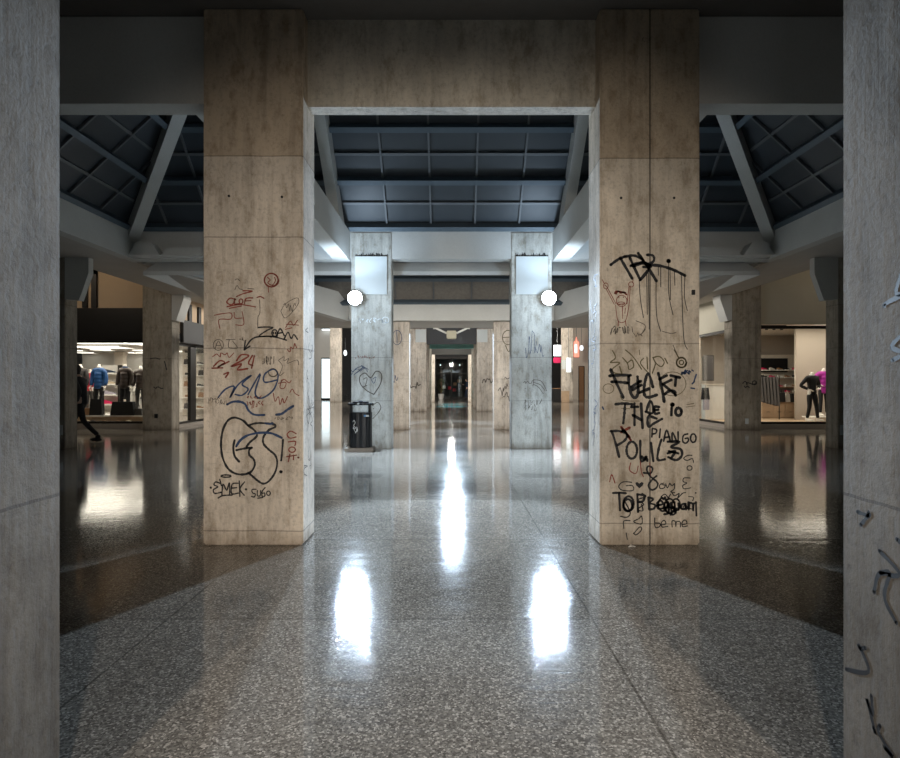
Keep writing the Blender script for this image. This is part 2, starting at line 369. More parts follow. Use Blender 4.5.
# ---------------------------------------------------------------- roof lights
def roof(label, x0, x1, y0, y1, z, th, pan, ribsp, purl, lab2, thin=True):
    """hipped roof light seen from below, eaves at z, pitch th"""
    t = thing('roof_light', label, 'roof', (0, (y0+y1)/2, z))
    ym = (y0+y1)/2; hw = (y1-y0)/2; hz = hw*math.tan(th)
    A, Bc, Cc, D = (Vector(p) for p in ((x0, -hw, 0), (x1, -hw, 0), (x1, hw, 0), (x0, hw, 0)))
    R0, R1 = Vector((x0+hw, 0, hz)), Vector((x1-hw, 0, hz))
    for qi, quad in enumerate(((D, Cc, R1, R0), (A, Bc, R1, R0), (A, D, R0), (Bc, Cc, R1))):
        obj('roof_panel', prism(bmesh.new(), quad, (0, 0, .08)), M['beam'] if qi and not thin else pan, t, label='pale plastered slope' if qi and not thin else None)
    ct, st = math.cos(th), math.sin(th); smax = hw/ct
    def on_n(x, s): return Vector((x, hw-s*ct, s*st))          # north slope
    k = 0; s = .10
    while s < smax-.2:
        big = (k % 2 == 0)
        if not big and not thin: s += purl/2; k += 1; continue
        xa, xb = x0+s*ct+.25, x1-s*ct-.25
        hh, ww = (.17, .10) if big else (.05, .05)
        dn = Vector((0, -st, -ct))*hh
        p = on_n(xa, s); obj('purlin', beam(bmesh.new(), p+dn, on_n(xb, s)+dn, ww, hh*.98, up=(0, st, ct)), M['purlin'] if big else M['rib'], t)
        for sx, xe in ((1, x0), (-1, x1)) if thin else ():       # end slopes
            q0 = Vector((xe+sx*s*ct, -(hw-s*ct-.2), s*st)); q1 = Vector((xe+sx*s*ct, (hw-s*ct-.2), s*st))
            if q1.y-q0.y > .4:
                d2 = Vector((sx*st, 0, -ct))*hh
                obj('purlin', beam(bmesh.new(), q0+d2, q1+d2, ww, hh*.98, up=(-sx*st, 0, ct)), M['purlin'] if big else M['rib'], t)
        s += purl/2; k += 1
    n = int((x1-x0)/ribsp/2)+1
    for i in range(-n, n):
        x = (i+.5)*ribsp+.03
        sm = min(smax, (x-x0)/ct, (x1-x)/ct)-.15
        if sm < .5: continue
        dn = Vector((0, -st, -ct))*.055
        obj('rib', beam(bmesh.new(), on_n(x, .05)+dn, on_n(x, sm)+dn, .035, .05, up=(0, st, ct)), M['rib'], t)
    m_ = int((y1-y0)/ribsp/2)+1
    for i in range(-m_, m_):
        y = (i+.5)*ribsp
        sm = (hw-abs(y))/ct-.15
        if sm < .5: continue
        for sx, xe in ((1, x0), (-1, x1)) if thin else ():
            d2 = Vector((sx*st, 0, -ct))*.055
            obj('rib', beam(bmesh.new(), Vector((xe+sx*.05*ct, y, .05*st))+d2, Vector((xe+sx*sm*ct, y, sm*st))+d2, .035, .05, up=(-sx*st, 0, ct)), M['rib'], t)
    return t, hw, hz, ct, st
th = math.radians(43)
t, hw, hz, ct, st = roof('large dark hipped roof light over the aisle behind the foreground columns', -6.75, 6.75, 5.33, 12.2, 4.58, th, M['panel'], .908, 1.02, '')
for sx in (-1, 1):    # hip ribs, rafters over the column line
    a = Vector((sx*6.62, hw-.06, -.30)); b = Vector((sx*(6.75-hw), .05, hz-.30))
    obj('hip_rib', beam(bmesh.new(), a, b, .22, .34), M['beam'], t, label='pale concrete sloping rib')
    a = Vector((sx*2.30, hw, -.10)); b = Vector((sx*2.30, 0.0, hz-.12))
    obj('rafter', beam(bmesh.new(), a+Vector((0, -.25, -.25)), b+Vector((0, 0, -.27)), .2, .36), M['beam'], t, label='pale concrete sloping rafter')
roof('smaller brown roof light behind the flood lamp columns', -6.6, 6.6, 12.52, 17.0, 3.68, math.radians(50), M['panel2'], 1.09, .78, '', False)
# ---------------------------------------------------------------- lamps
def point(name, loc, power, color, parent=None, r=.13):
    l = bpy.data.lights.new(name, 'POINT'); l.energy = power; l.color = color; l.shadow_soft_size = r
    o = bpy.data.objects.new(name, l); COL.objects.link(o); o.location = loc
    if parent: o.parent = parent
    return o
def flood(label, loc, power, color, face=-1, r=.09, group='flood lamps', size=112, tilt=66, blend=1.0, fill=0, yaw=0):
    """round flood lamp with arm; face = -1 looks to the camera"""
    t = thing('flood_lamp', label, 'lamp', loc, 0 if face < 0 else math.pi, group)
    hs = obj('housing', lathe(bmesh.new(), [(.05, .20), (.09, .16), (.13, .06), (.135, .0), (.12, .0), (.11, .03), (.0, .05)][::-1], (0, .0, 0), 24, 'y'), M['bin'], t, smooth=True)
    obj('mounting_arm', tube(bmesh.new(), [(0, .16, 0), (0, .22, .04), (0, .30, .04)], .018), M['bin'], t)
    obj('bulb', ell(bmesh.new(), (0, -.03, 0), (.145, .05, .145), 20), M['bulb'], hs, smooth=True)
    l = bpy.data.lights.new('flood_light', 'SPOT'); l.energy = power; l.color = color; l.shadow_soft_size = r
    l.spot_size = math.radians(size); l.spot_blend = blend
    o = bpy.data.objects.new('flood_light', l); COL.objects.link(o); o.parent = t; o.location = (0, -.14, 0)
    o.rotation_euler = (math.radians(-tilt), 0, math.radians(yaw))
    if yaw and face < 0:    # extra spots added at the lamp: level beam and wide downward wash
        for nm_, k, sz, tl, bl, yw in (('flood_light_level', .45, 31, 92, .3, yaw), ('flood_light_wash', .62, 84, 24, .8, yaw*.5)):
            l2 = l.copy(); l2.energy = power*k; l2.spot_size = math.radians(sz); l2.spot_blend = bl
            o = bpy.data.objects.new(nm_, l2); COL.objects.link(o); o.parent = t; o.location = (0, -.14, 0)
            o.rotation_euler = (math.radians(-tl), 0, math.radians(yw))
    if fill:    # added lights floating before the lamp, to brighten column and beam behind it
        l = bpy.data.lights.new('back_fill_light', 'SPOT'); l.energy = fill; l.color = color; l.shadow_soft_size = .12; l.spot_size = math.radians(165); l.spot_blend = .6
        o = bpy.data.objects.new('back_fill_light', l); COL.objects.link(o); o.parent = t; o.location = (0, -.9, -.15); o.rotation_euler = (math.radians(92), 0, 0)
        l = l.copy(); l.energy = fill*.9; l.spot_size = math.radians(132); l.spot_blend = .5
        o = bpy.data.objects.new('up_fill_light', l); COL.objects.link(o); o.parent = t; o.location = (0, -.55, .15); o.rotation_euler = (math.radians(172), 0, 0)
    return t
flood('glaring round flood lamp on the column behind the litter bin', (PX(355, 11.8), 11.82, PZ(298, 11.8)), P_FLOOD, COOL, fill=68, size=32, blend=.25, yaw=17, tilt=72)
flood('glaring round flood lamp on the right lamp column', (PX(549, 11.8), 11.82, PZ(298, 11.8)), P_FLOOD, COOL, fill=68, size=32, blend=.25, yaw=-17, tilt=72)
for s, nm in ((-1, 'left'), (1, 'right')):
    flood('flood lamp hidden on the back of the %s lamp column' % nm, (s*1.7, 12.86, 3.1), P_BACK, (1, .95, .88), 1, size=140, tilt=50)
    flood('unseen flood lamp added on the %s column behind the camera' % nm, (s*1.66, -4.0, 1.8), P_REAR/2, WARM, 1, size=44, tilt=84, blend=.9, yaw=s*14)  # unseen lamp added to warm the fronts of the foreground columns
# rear columns that carry them
for s, nm in ((-1, 'left'), (1, 'right')):
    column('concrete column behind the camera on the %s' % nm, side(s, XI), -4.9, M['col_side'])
# hanging lamp frame with the V shaped arms
t = thing('hanging_lamp_frame', 'V shaped steel frame with a yellowish box hanging over the aisle far back', 'lamp', (0, 24, 0))
zt = PZ(321, 24); zb = PZ(334, 24)
for s in (-1, 1):
    obj('arm', beam(bmesh.new(), (s*1.35, 0, zt), (s*.22, 0, zb), .10, .07), M['beam'], t)
    obj('arm', beam(bmesh.new(), (s*.2, 0, zt+.3), (s*1.35, 0, zt+.3), .10, .07), M['beam'], t)
    obj('strut', B(s*.72-.03, s*.72+.03, -.03, .03, zb+.2, zt+.3), M['beam'], t)
    obj('hanger', B(s*1.3-.02, s*1.3+.02, -.02, .02, zt+.08, 6.5), M['rib'], t)
obj('lamp_box', B(-.2, .2, -.2, .2, PZ(339, 24), PZ(331, 24), bev=.03), plain('yellowish_box', (.42, .40, .30), .6), t)
aisle_lamp = flood('bright flood lamp above the aisle hidden by the lower beam', (.07, 25.5, 4.36), P_AISLE, COOL, size=62, tilt=66, fill=60)
obj('drop_rod', tube(bmesh.new(), [(0, .30, 0), (0, .30, 2.14)], .02), M['rib'], aisle_lamp)
# passage and side-hall lamps
def ceiling_lamp(label, loc, power, color, drop, r=.2):
    t = thing('ceiling_lamp', label, 'lamp', loc, 0, 'ceiling lamps of the far halls')
    obj('lamp_body', lathe(bmesh.new(), [(.0, 0), (.16, .0), (.2, .05), (.2, .1), (.06, .14), (0, .14)], (0, 0, 0), 20), M['tube'], t)
    obj('stem', tube(bmesh.new(), [(0, 0, .13), (0, 0, drop)], .015), M['rib'], t)
    point('lamp_light', (0, 0, -.25), power, color, t, r); return t
ceiling_lamp('ceiling lamp in the middle of the far passage', (0, 40.3, 3.95), P_FAR, (1, .97, .9), 2.5)
ceiling_lamp('ceiling lamp between the second and third passage columns', (0, 34.9, 3.95), P_FAR*.25, (1, .97, .9), 2.5)
ceiling_lamp('lamp of the left side hall far back', (-5.5, 39.5, 5.0), P_HALL, (1, .96, .88), 1.49, .4)
ceiling_lamp('lamp of the right side hall far back', (5.5, 39.5, 5.0), P_HALL, (1, .92, .80), 1.49, .4)
ceiling_lamp('lamp over the left hall behind the cream column', (-4.0, 21.2, 4.5), P_HALL*.5, (1, .95, .88), 1.99)
ceiling_lamp('lamp over the right hall behind the cream column', (4.0, 21.2, 4.5), P_HALL*.5, (1, .95, .88), 1.99)
for s_, nm, pw in ((-1, 'left', 75), (1, 'right', 40)):  # added lamps, warm light for the walls above the shop windows
    ceiling_lamp('unseen warm lamp added high over the %s shop front' % nm, (s_*11.5, 14.6, 5.6), pw, (1, .82, .60), .89, .25)
# teal spot on the floor
l = bpy.data.lights.new('teal_spot', 'SPOT'); l.energy = 4500; l.color = (.12, .75, 1); l.spot_size = math.radians(36); l.spot_blend = .9; l.shadow_soft_size = .1
t = thing('teal_spotlight', 'small spotlight throwing a teal pool on the floor of the far passage', 'lamp', (0, 35.0, 3.6))
obj('hanger', tube(bmesh.new(), [(0, .1, .1), (0, .1, 2.9)], .012), M['rib'], t)
obj('lamp_body', lathe(bmesh.new(), [(0, .02), (.07, 0), (.08, .2), (0, .22)], (0, .0, 0), 16), M['bin'], t)
o = bpy.data.objects.new('teal_spot', l); COL.objects.link(o); o.parent = t; o.location = (0, 0, -.03)
t = dup(t); t.location = (0, 39, 3.6); t['label'] = 'second teal spotlight, deeper in the far passage'
# ---------------------------------------------------------------- graffiti
def smooth_pts(p, closed=False, sub=5):
    if len(p) < 3: return [Vector(q) for q in p]
    P = [Vector(q) for q in p]; n = len(P); out = []
    rng = n if closed else n-1
    for i in range(rng):
        g = lambda k: P[k % n] if closed else P[max(0, min(n-1, k))]
        a, b, c, d = g(i-1), g(i), g(i+1), g(i+2)
        for j in range(sub):
            t_ = j/sub; out.append(.5*((2*b)+(c-a)*t_+(2*a-5*b+4*c-d)*t_*t_+(3*b-a-3*c+d)*t_**3))
    out.append(P[0] if closed else P[-1]); return out
class Wall:
    """collects strokes on a vertical face: uv in metres -> face point"""
    def __init__(s, root, org, ux, D, zoom):
        s.root, s.D, s.z = root, D, zoom; s.bm = {}; s.inv = root.matrix_basis.inverted(); s.k = 0
    def uvs(s, pts, zm):
        x0, y0, sc = zm
        return [((PX(x0+a/sc, s.D)), PZ(y0+b/sc, s.D)) for a, b in pts]
def stroke(bm, uv, wd, Y, jit=.0, sharp=False, closed=False, th=.002, face='front', X=0, lift=0):
    pts = [Vector(p) for p in uv] if sharp else smooth_pts([(a, b, 0) for a, b in uv], closed)
    pts = [Vector((p[0], p[1])) for p in pts]
    L, R = [], []; n = len(pts)
    for i, p in enumerate(pts):
        t_ = pts[min(i+1, n-1)]-pts[max(i-1, 0)]
        if t_.length < 1e-6: t_ = Vector((1, 0))
        t_.normalize(); nn = Vector((-t_.y, t_.x))*wd/2*(1+random.uniform(-jit, jit))
        L.append(p+nn); R.append(p-nn)
    def mk(q):
        return (q.x, Y-th-lift, q.y) if face == 'front' else (X, q.x, q.y)
    vl = [bm.verts.new(mk(q)) for q in L]; vr = [bm.verts.new(mk(q)) for q in R]
    for i in range(n-1): bm.faces.new((vl[i], vl[i+1], vr[i+1], vr[i]))
    for c in (pts[0], pts[-1]):
        ring = [bm.verts.new(mk(c+Vector((math.cos(6.2832*k/8), math.sin(6.2832*k/8)))*wd/2)) for k in range(8)]; bm.faces.new(ring)
def graffiti(root, D, zm, items, wd, mat, label, lift=0, jit=.2):
    wd *= 1.5
    """items: list of polylines in the zoom frame zm=(x0,y0,scale); 'o' entries (cx,cy,rx,ry) are rings, single points dots"""
    bm = bmesh.new(); x0, y0, sc = zm
    def cv(p): return (PX(x0+p[0]/sc, D), PZ(y0+p[1]/sc, D))
    for it in items:
        if isinstance(it, tuple) and it[0] == 'o':
            _, cx, cy, rx, ry = it; p = [(cx+rx*math.cos(a*6.2832/14), cy+ry*math.sin(a*6.2832/14)) for a in range(14)]
            stroke(bm, [cv(q) for q in p], wd, D, jit, closed=True, lift=lift)
        elif len(it) == 1:
            c = cv(it[0]); stroke(bm, [c, (c[0]+.002, c[1])], wd*1.6, D, lift=lift)
        else: stroke(bm, [cv(q) for q in it], wd, D, jit, lift=lift)
    L = root.location
    for v in bm.verts: v.co -= L
    # keep the ribbons as they are (flat paint), facing the aisle
    me = bpy.data.meshes.new('graffiti'); bm.to_mesh(me); bm.free(); me.materials.append(mat)
    o = bpy.data.objects.new('graffiti', me); COL.objects.link(o); o.parent = root; o['label'] = label; return o
def scrib(cx, cy, w_, h_, n=9, seed=0):
    r = random.Random(seed); return [(cx+w_*(i/(n-1)-.5)+r.uniform(-.08, .08)*w_, cy+r.uniform(-.5, .5)*h_) for i in range(n)]
def letters(cx, cy, w_, h_, n, seed):
    """a row of small illegible hand-made marks"""
    out = []
    r = random.Random(seed)
    for i in range(n):
        x = cx-w_/2+w_*(i+.5)/n; a = w_/n*.42
        out.append([(x+r.uniform(-a, a), cy+r.uniform(-.5, .5)*h_) for _ in range(r.randint(3, 5))])
    return out
def coin(cx, cy, rx, ry, n=30, turns=2.2, sq=0):
    return [(cx+rx*(1-.18*i/n)*math.cos(turns*6.28*i/n), cy+ry*(1-.18*i/n)*math.sin(turns*6.28*i/n)) for i in range(n)]
DL = 4.905; A = (205, 380, 6.06); Bz = (205, 265, 6.32); G1 = (190, 230, 2.30)
CL = cols['left', 1]
graffiti(CL, DL, A, [[(260, 275), (230, 245), (180, 228), (140, 245), (110, 300), (98, 380), (105, 460), (135, 530), (180, 565), (235, 572), (280, 555), (302, 515), (295, 480), (270, 455), (268, 425), (285, 410)],
    [(285, 410), (240, 415), (190, 425)], [(180, 365), (172, 410), (180, 460), (208, 495)], [(260, 275), (300, 305), (315, 338), (275, 375), (255, 400), (252, 412)],
    [(262, 275), (310, 262), (370, 262), (420, 270), (425, 285), (385, 305), (355, 345), (355, 385), (385, 420), (425, 455), (438, 500), (425, 560), (390, 610), (355, 628), (320, 610), (285, 580), (262, 562)],
    [(473, 362), (468, 430), (462, 487)], [(460, 556)]], .012, M['ink'], 'large black looping outline with an exclamation mark')
graffiti(CL, DL, A, [[(135, 148), (170, 132), (215, 132), (245, 148), (265, 185), (300, 210), (360, 212)], [(432, 210), (465, 205), (500, 180), (535, 158)],
    [(190, 402), (215, 365), (260, 335), (330, 320), (400, 322), (465, 350)], [(368, 262), (390, 266), (410, 262)]], .013, M['inkblue'], 'dark blue sprayed curves', .0006)
graffiti(CL, DL, A, [[(90, 625), (65, 618), (55, 635), (78, 647), (52, 665), (60, 687), (100, 680)], [(103, 695), (110, 630), (132, 668), (148, 622), (150, 692)],
    [(200, 625), (165, 632), (162, 688), (202, 685)], [(163, 655), (192, 652)], [(208, 612), (212, 705)], [(240, 618), (212, 660), (238, 698)], [(80, 715), (110, 700), (165, 697)], ('o', 128, 582, 30, 7),
    [(35, 652)], [(248, 662)], [(90, 602), (100, 640)]], .008, M['ink'], 'black EMEK tag')
graffiti(CL, DL, A, [[(310, 662), (285, 665), (290, 685), (305, 690), (300, 708), (282, 705)], [(318, 670), (318, 700), (335, 700), (338, 670)], [(365, 652), (347, 675), (347, 704), (362, 704), (362, 685), (348, 687)],
    ('o', 385, 686, 11, 13), [(320, 716), (350, 712)]], .007, M['ink'], 'small black SUGO tag')
graffiti(CL, DL, A, [[(552, 325), (520, 310), (498, 330), (515, 352), (552, 345)], [(505, 375), (548, 372), (545, 398)], ('o', 528, 422, 20, 16), [(495, 465), (555, 455)], [(515, 450), (505, 495)], [(538, 455), (536, 482)], [(565, 470)]], .007, M['inkred'], 'red tag written upwards')
graffiti(CL, DL, A, [[(415, 80), (425, 130), (445, 100), (455, 150), (470, 110), (480, 140), (500, 100)], [(445, 20), (490, 15), (480, 50), (455, 45), (465, 0)], [(515, 75), (530, 55), (545, 80), (570, 95)]]+letters(300, 150, 110, 50, 6, 3)+letters(300, 105, 90, 20, 5, 4), .005, M['inkred'], 'small red scribbles')
graffiti(CL, DL, A, letters(80, 130, 120, 40, 7, 8)+letters(480, 232, 120, 20, 7, 9)+[scrib(60, 115, 60, 20, 7, 2)], .003, M['inkthin'], 'thin grey marker scrawl')
graffiti(CL, DL, G1, [[(65, 385), (82, 366), (102, 360), (92, 386), (106, 362), (122, 346), (142, 334), (120, 354), (134, 366), (120, 380), (104, 378)],
    [(134, 378), (162, 330), (150, 374), (164, 387), (192, 368), (203, 335), (192, 320), (172, 332), (172, 350), (200, 345)]], .009, M['inkblue'], 'dark blue looping tag like 510')
graffiti(CL, DL, Bz, [[(338, 395), (385, 392), (430, 396), (395, 412), (342, 450), (400, 450), (420, 455)], ('o', 440, 430, 17, 21), [(433, 425), (433, 435)], [(446, 425), (446, 435)], [(455, 452), (475, 402), (502, 447)], [(462, 432), (490, 427)],
    [(500, 470), (525, 425), (545, 465), (562, 440), (585, 470)], [(515, 475), (430, 453), (340, 453), (290, 475), (248, 537)], [(248, 537), (255, 482)], [(248, 537), (285, 512)]], .008, M['ink'], 'black ZOAN tag with an arrow')
graffiti(CL, DL, Bz, [[(195, 220), (160, 210), (138, 235), (165, 252), (188, 235)], [(190, 212), (185, 245), (215, 245)], ('o', 228, 230, 12, 15), [(250, 245), (260, 212), (302, 208)], [(255, 228), (290, 225)], [(140, 264), (220, 250), (320, 265)], [(155, 274), (230, 260)],
    [(200, 200), (240, 182), (300, 165), (240, 163)], [(330, 205), (350, 200), (372, 210)]], .007, M['inkred'], 'red tag crossed by strokes')
graffiti(CL, DL, Bz, [[(190, 155), (203, 130), (218, 150), (238, 155)], [(190, 95), (205, 88), (220, 100)], [(270, 148), (308, 152)], [(345, 220), (348, 300), (335, 330), (334, 400)], ('o', 85, 505, 32, 34), [(65, 527), (85, 480), (108, 525)], [(70, 510), (102, 508)],
    [(135, 472), (190, 470)], [(155, 470), (150, 520), (205, 525), (175, 480)]]+letters(240, 470, 50, 22, 3, 12)+letters(400, 600, 80, 60, 7, 13)+[coin(430, 680, 30, 28, 18, 1.5)], .004, M['inkthin'], 'thin grey marker signs')
graffiti(CL, DL, Bz, [[(60, 318), (110, 308), (166, 305), (162, 342), (90, 345), (95, 402)], [(185, 300), (190, 335), (235, 335)], [(235, 295), (245, 375), (195, 378)]], .005, M['inkred'], 'faint red figures 24')
graffiti(CL, DL, Bz, [coin(420, 95, 48, 46, 30, 2.3), [(395, 78), (412, 95), (398, 112), (425, 128), (445, 100), (440, 78)], [(400, 140), (402, 172)]], .005, M['inkred'], 'scribbled red round face')
graffiti(CL, DL, Bz, [[(55, 640), (95, 605), (125, 618), (80, 645), (152, 610)], [(45, 652), (112, 650)], [(200, 605), (230, 568), (277, 573), (240, 600), (165, 642), (232, 625), (205, 662), (270, 655)], [(300, 572), (275, 620), (302, 635)], [(312, 575), (295, 652)], [(120, 690), (150, 680), (130, 710)]], .009, M['inkred'], 'thick dull red tag')
graffiti(CL, DL, Bz, [scrib(115, 570, 120, 30, 10, 1), [(510, 395), (540, 355), (560, 382), (585, 348)], [(515, 375), (590, 380)], [(508, 407), (550, 397)], scrib(550, 520, 60, 60, 8, 5), [(480, 740), (500, 722), (530, 745), (545, 730)]], .005, M['inkred'], 'small brownish red scrawls')
graffiti(CL, DL, Bz, [[(480, 290), (510, 245), (580, 208), (592, 240), (550, 300), (505, 335), (480, 292)], scrib(535, 270, 70, 60, 12, 7), [(465, 602), (500, 580), (500, 606), (530, 590), (520, 622), (582, 600), (592, 632)], [(465, 605), (490, 640), (470, 700), (500, 680)]], .0035, M['inkthin'], 'light grey looping scrawl')
obj('bolt_hole', lathe(bmesh.new(), [(.011, 0), (.011, .003)], (PX(229, DL)-CL.location.x, -.209, PZ(196, DL)), 10, 'y'), M['ink'], CL)
obj('bolt_hole', lathe(bmesh.new(), [(.011, 0), (.011, .003)], (PX(282, DL)-CL.location.x, -.209, PZ(197, DL)), 10, 'y'), M['ink'], CL)
CR = cols['right', 1]; C = (600, 350, 8.42); Dz = (600, 430, 6.316); E = (580, 230, 4.737); Ez = (580, 390, 4.737)
graffiti(CR, DL, C, [[(90, 165), (135, 270), (195, 400)], [(80, 218), (160, 212), (257, 213)], [(98, 268), (160, 270), (232, 278)], [(240, 222), (245, 300), (262, 370), (290, 402), (312, 385), (322, 330), (315, 225)],
    [(262, 312), (342, 262)], [(270, 337), (347, 295)], [(445, 312), (405, 195), (372, 300), (375, 380), (410, 398), (477, 378)], [(330, 360), (415, 325)],
    [(490, 195), (515, 290), (540, 435)], [(500, 245), (560, 215)], [(527, 287), (600, 252)], [(527, 287), (632, 372)], [(595, 215), (672, 232)], [(640, 225), (632, 300)], [(545, 372), (580, 347), (625, 347), (635, 382)]], .017, M['ink'], 'big black sprayed first word of the slogan')
graffiti(CR, DL, C, [[(130, 457), (200, 450), (272, 458)], [(210, 455), (205, 530), (195, 617)], [(290, 450), (290, 632)], [(345, 450), (358, 657)], [(275, 548), (350, 590)], [(388, 520), (420, 430), (447, 480), (440, 532), (385, 520)],
    [(420, 540), (400, 582), (410, 647), (450, 620), (522, 580)], [(497, 480), (460, 480), (463, 535), (497, 530)], [(462, 507), (490, 503)], [(430, 560), (475, 577)], [(262, 480), (320, 478)]], .015, M['ink'], 'big black sprayed word THE')
graffiti(CR, DL, C, [[(603, 488), (600, 548)], [(608, 460)], ('o', 660, 520, 25, 32)], .017, M['ink'], 'black word io')
graffiti(CR, DL, C, [('o', 610, 285, 112, 100), ('o', 70, 325, 45, 40), [(170, 385), (200, 425), (330, 430)], [(730, 460), (790, 450)], [(725, 480), (800, 470)], [(180, 490), (250, 495)], [(330, 0), (332, 40)]], .004, M['inkolive'], 'thin olive rings')
graffiti(CR, DL, C, [[(105, 5), (130, 65), (85, 105), (140, 103), (163, 112), (105, 160), (120, 192), (187, 205)], [(165, 140), (185, 205)], [(190, 65), (230, 112), (240, 160)], [(235, 105), (270, 85), (282, 140), (250, 165)],
    [(215, 0), (280, 60), (350, 162)], [(365, 70), (340, 112), (400, 187)], [(395, 60), (400, 160)], [(445, 65), (500, 55), (540, 100), (515, 140), (470, 110), (445, 62)], [(470, 110), (440, 195)], [(545, 70), (568, 112)],
    coin(685, 105, 45, 45, 26, 2.2), ('o', 685, 105, 18, 18), [(625, 0), (660, 62)]], .007, M['inkolive'], 'dark olive marker letters above the slogan')
graffiti(CR, DL, C, letters(735, 190, 110, 45, 5, 21)+[[(795, 265), (775, 285)], [(765, 320), (795, 325)], [(810, 205), (790, 265)], [(20, 480), (30, 500)]], .008, M['inkblue'], 'small blue grey tag')
graffiti(CR, DL, Ez, [[(342, 182), (340, 222)], [(342, 182), (362, 188), (358, 205), (342, 208)], [(380, 185), (376, 225)], [(396, 242), (410, 190), (428, 245)], [(400, 225), (424, 222)], [(436, 247), (438, 200), (462, 250), (464, 198)],
    [(510, 208), (490, 215), (486, 242), (500, 252), (513, 240), (510, 228), (498, 230)], ('o', 536, 228, 13, 20)], .010, M['ink'], 'black word PIANGO')
graffiti(CR, DL, Ez, [[(150, 195), (165, 240), (185, 317)], [(145, 195), (190, 195), (222, 212), (210, 240), (175, 262)], ('o', 245, 285, 25, 40), [(285, 240), (288, 335), (312, 322)], [(335, 250), (347, 337)], [(385, 235), (372, 280), (368, 330), (402, 328)],
    [(415, 245), (472, 245), (430, 270), (475, 280), (482, 310), (455, 332), (418, 318)], [(420, 290), (465, 300)], [(415, 300), (450, 290), (430, 325)], scrib(305, 325, 30, 25, 8, 4)], .014, M['ink'], 'big black sprayed word POLICE')
graffiti(CR, DL, Ez, [[(195, 175), (235, 225)], [(235, 178), (195, 200)], [(215, 200), (240, 237)], [(200, 185), (225, 215)]], .014, M['inkred'], 'small dark red cross')
graffiti(CR, DL, Ez, [[(240, 345), (235, 380), (265, 395), (275, 360)], [(285, 330), (290, 385), (300, 410)], [(140, 435), (150, 400), (165, 440)], [(330, 345), (335, 410)]], .006, M['inkred'], 'faint reddish runs')
graffiti(CR, DL, Dz, [[(275, 270), (320, 272), (330, 240), (305, 228), (295, 250), (315, 290), (362, 332), (355, 365), (325, 378), (305, 350), (330, 312), (357, 290)]], .011, M['ink'], 'black looping ampersand')
graffiti(CR, DL, Dz, [[(402, 335), (378, 345), (378, 367), (400, 368), (412, 350), (392, 345)], [(415, 340), (425, 365), (440, 335)], [(440, 335), (455, 352), (470, 338), (468, 372), (445, 390), (470, 395)], [(200, 330), (145, 328), (118, 355), (140, 380), (207, 382), (205, 352), (165, 352)],
    [(568, 303), (530, 303), (525, 325), (548, 335), (523, 350), (530, 371), (572, 365)], [(580, 160), (555, 160), (528, 178), (550, 192), (582, 180), (590, 205)], [(450, 390), (470, 415), (500, 400), (490, 430), (520, 400), (540, 395)], [(560, 420), (590, 425), (585, 445)], [(603, 397)],
    [(385, 420), (410, 405), (430, 425), (445, 405)], ('o', 565, 240, 16, 14)], .006, M['ink'], 'thin black handwriting beside the heart')
bmh = bmesh.new(); hp = [(248, 368), (228, 350), (223, 335), (233, 327), (248, 338), (263, 327), (275, 335), (268, 352)]
bmh.faces.new([bmh.verts.new((PX(600+a/6.316, DL)-CR.location.x, -.208, PZ(430+b/6.316, DL))) for a, b in hp]); o = obj('painted_heart', bmh, M['ink'], CR, label='small solid black heart')
graffiti(CR, DL, Dz, [[(82, 398), (120, 396), (162, 399)], [(120, 398), (126, 507)], ('o', 180, 465, 32, 46), ('o', 175, 475, 28, 38), [(235, 405), (240, 517)], [(235, 407), (278, 415), (270, 450), (238, 455)]], .013, M['ink'], 'black word TOP')
graffiti(CR, DL, Dz, [[(305, 425), (310, 502)], [(305, 425), (336, 437), (312, 460), (346, 472), (340, 496), (310, 502)], [(360, 475), (395, 468), (385, 447), (362, 460), (365, 495), (397, 495)], [(430, 455), (406, 462), (410, 490), (430, 487), (430, 455), (433, 520), (405, 532)],
    [(470, 455), (446, 462), (450, 490), (470, 487), (470, 455), (473, 525), (445, 535)], [(495, 462), (497, 502)], [(540, 465), (515, 472), (515, 498), (538, 495), (540, 465), (543, 502)], [(560, 502), (560, 462), (585, 467), (588, 507)], [(605, 455), (608, 540)]], .012, M['ink'], 'black word BEGGIANI')
graffiti(CR, DL, Dz, [coin(395, 470, 30, 45, 20, 2), coin(440, 480, 35, 50, 24, 2.5), coin(480, 470, 28, 40, 20, 2), scrib(450, 505, 90, 50, 14, 31), scrib(560, 480, 100, 50, 14, 32), scrib(410, 430, 60, 30, 8, 33), [(265, 400), (290, 420), (240, 440), (275, 470), (235, 500), (270, 510), (262, 470)], [(150, 440), (190, 520), (170, 550), (130, 545)]], .007, M['ink'], 'dense black overwriting on the bottom words')
graffiti(CR, DL, Dz, [[(345, 555), (348, 612), (375, 610), (378, 590), (350, 587)], [(385, 600), (415, 592), (405, 570), (387, 585), (392, 612), (427, 608)], [(455, 612), (455, 575), (475, 578), (478, 610), (482, 580), (505, 580), (507, 612)], [(520, 598), (548, 590), (538, 568), (518, 582), (522, 610), (552, 605)],
    [(150, 620), (150, 575), (190, 572)], [(240, 592), (212, 577), (245, 560), (262, 543), (265, 590), (240, 592)], [(212, 655), (250, 612), (262, 630), (228, 662), (212, 650)], [(165, 650), (172, 690)]], .006, M['ink'], 'black word beme and small outline hearts')
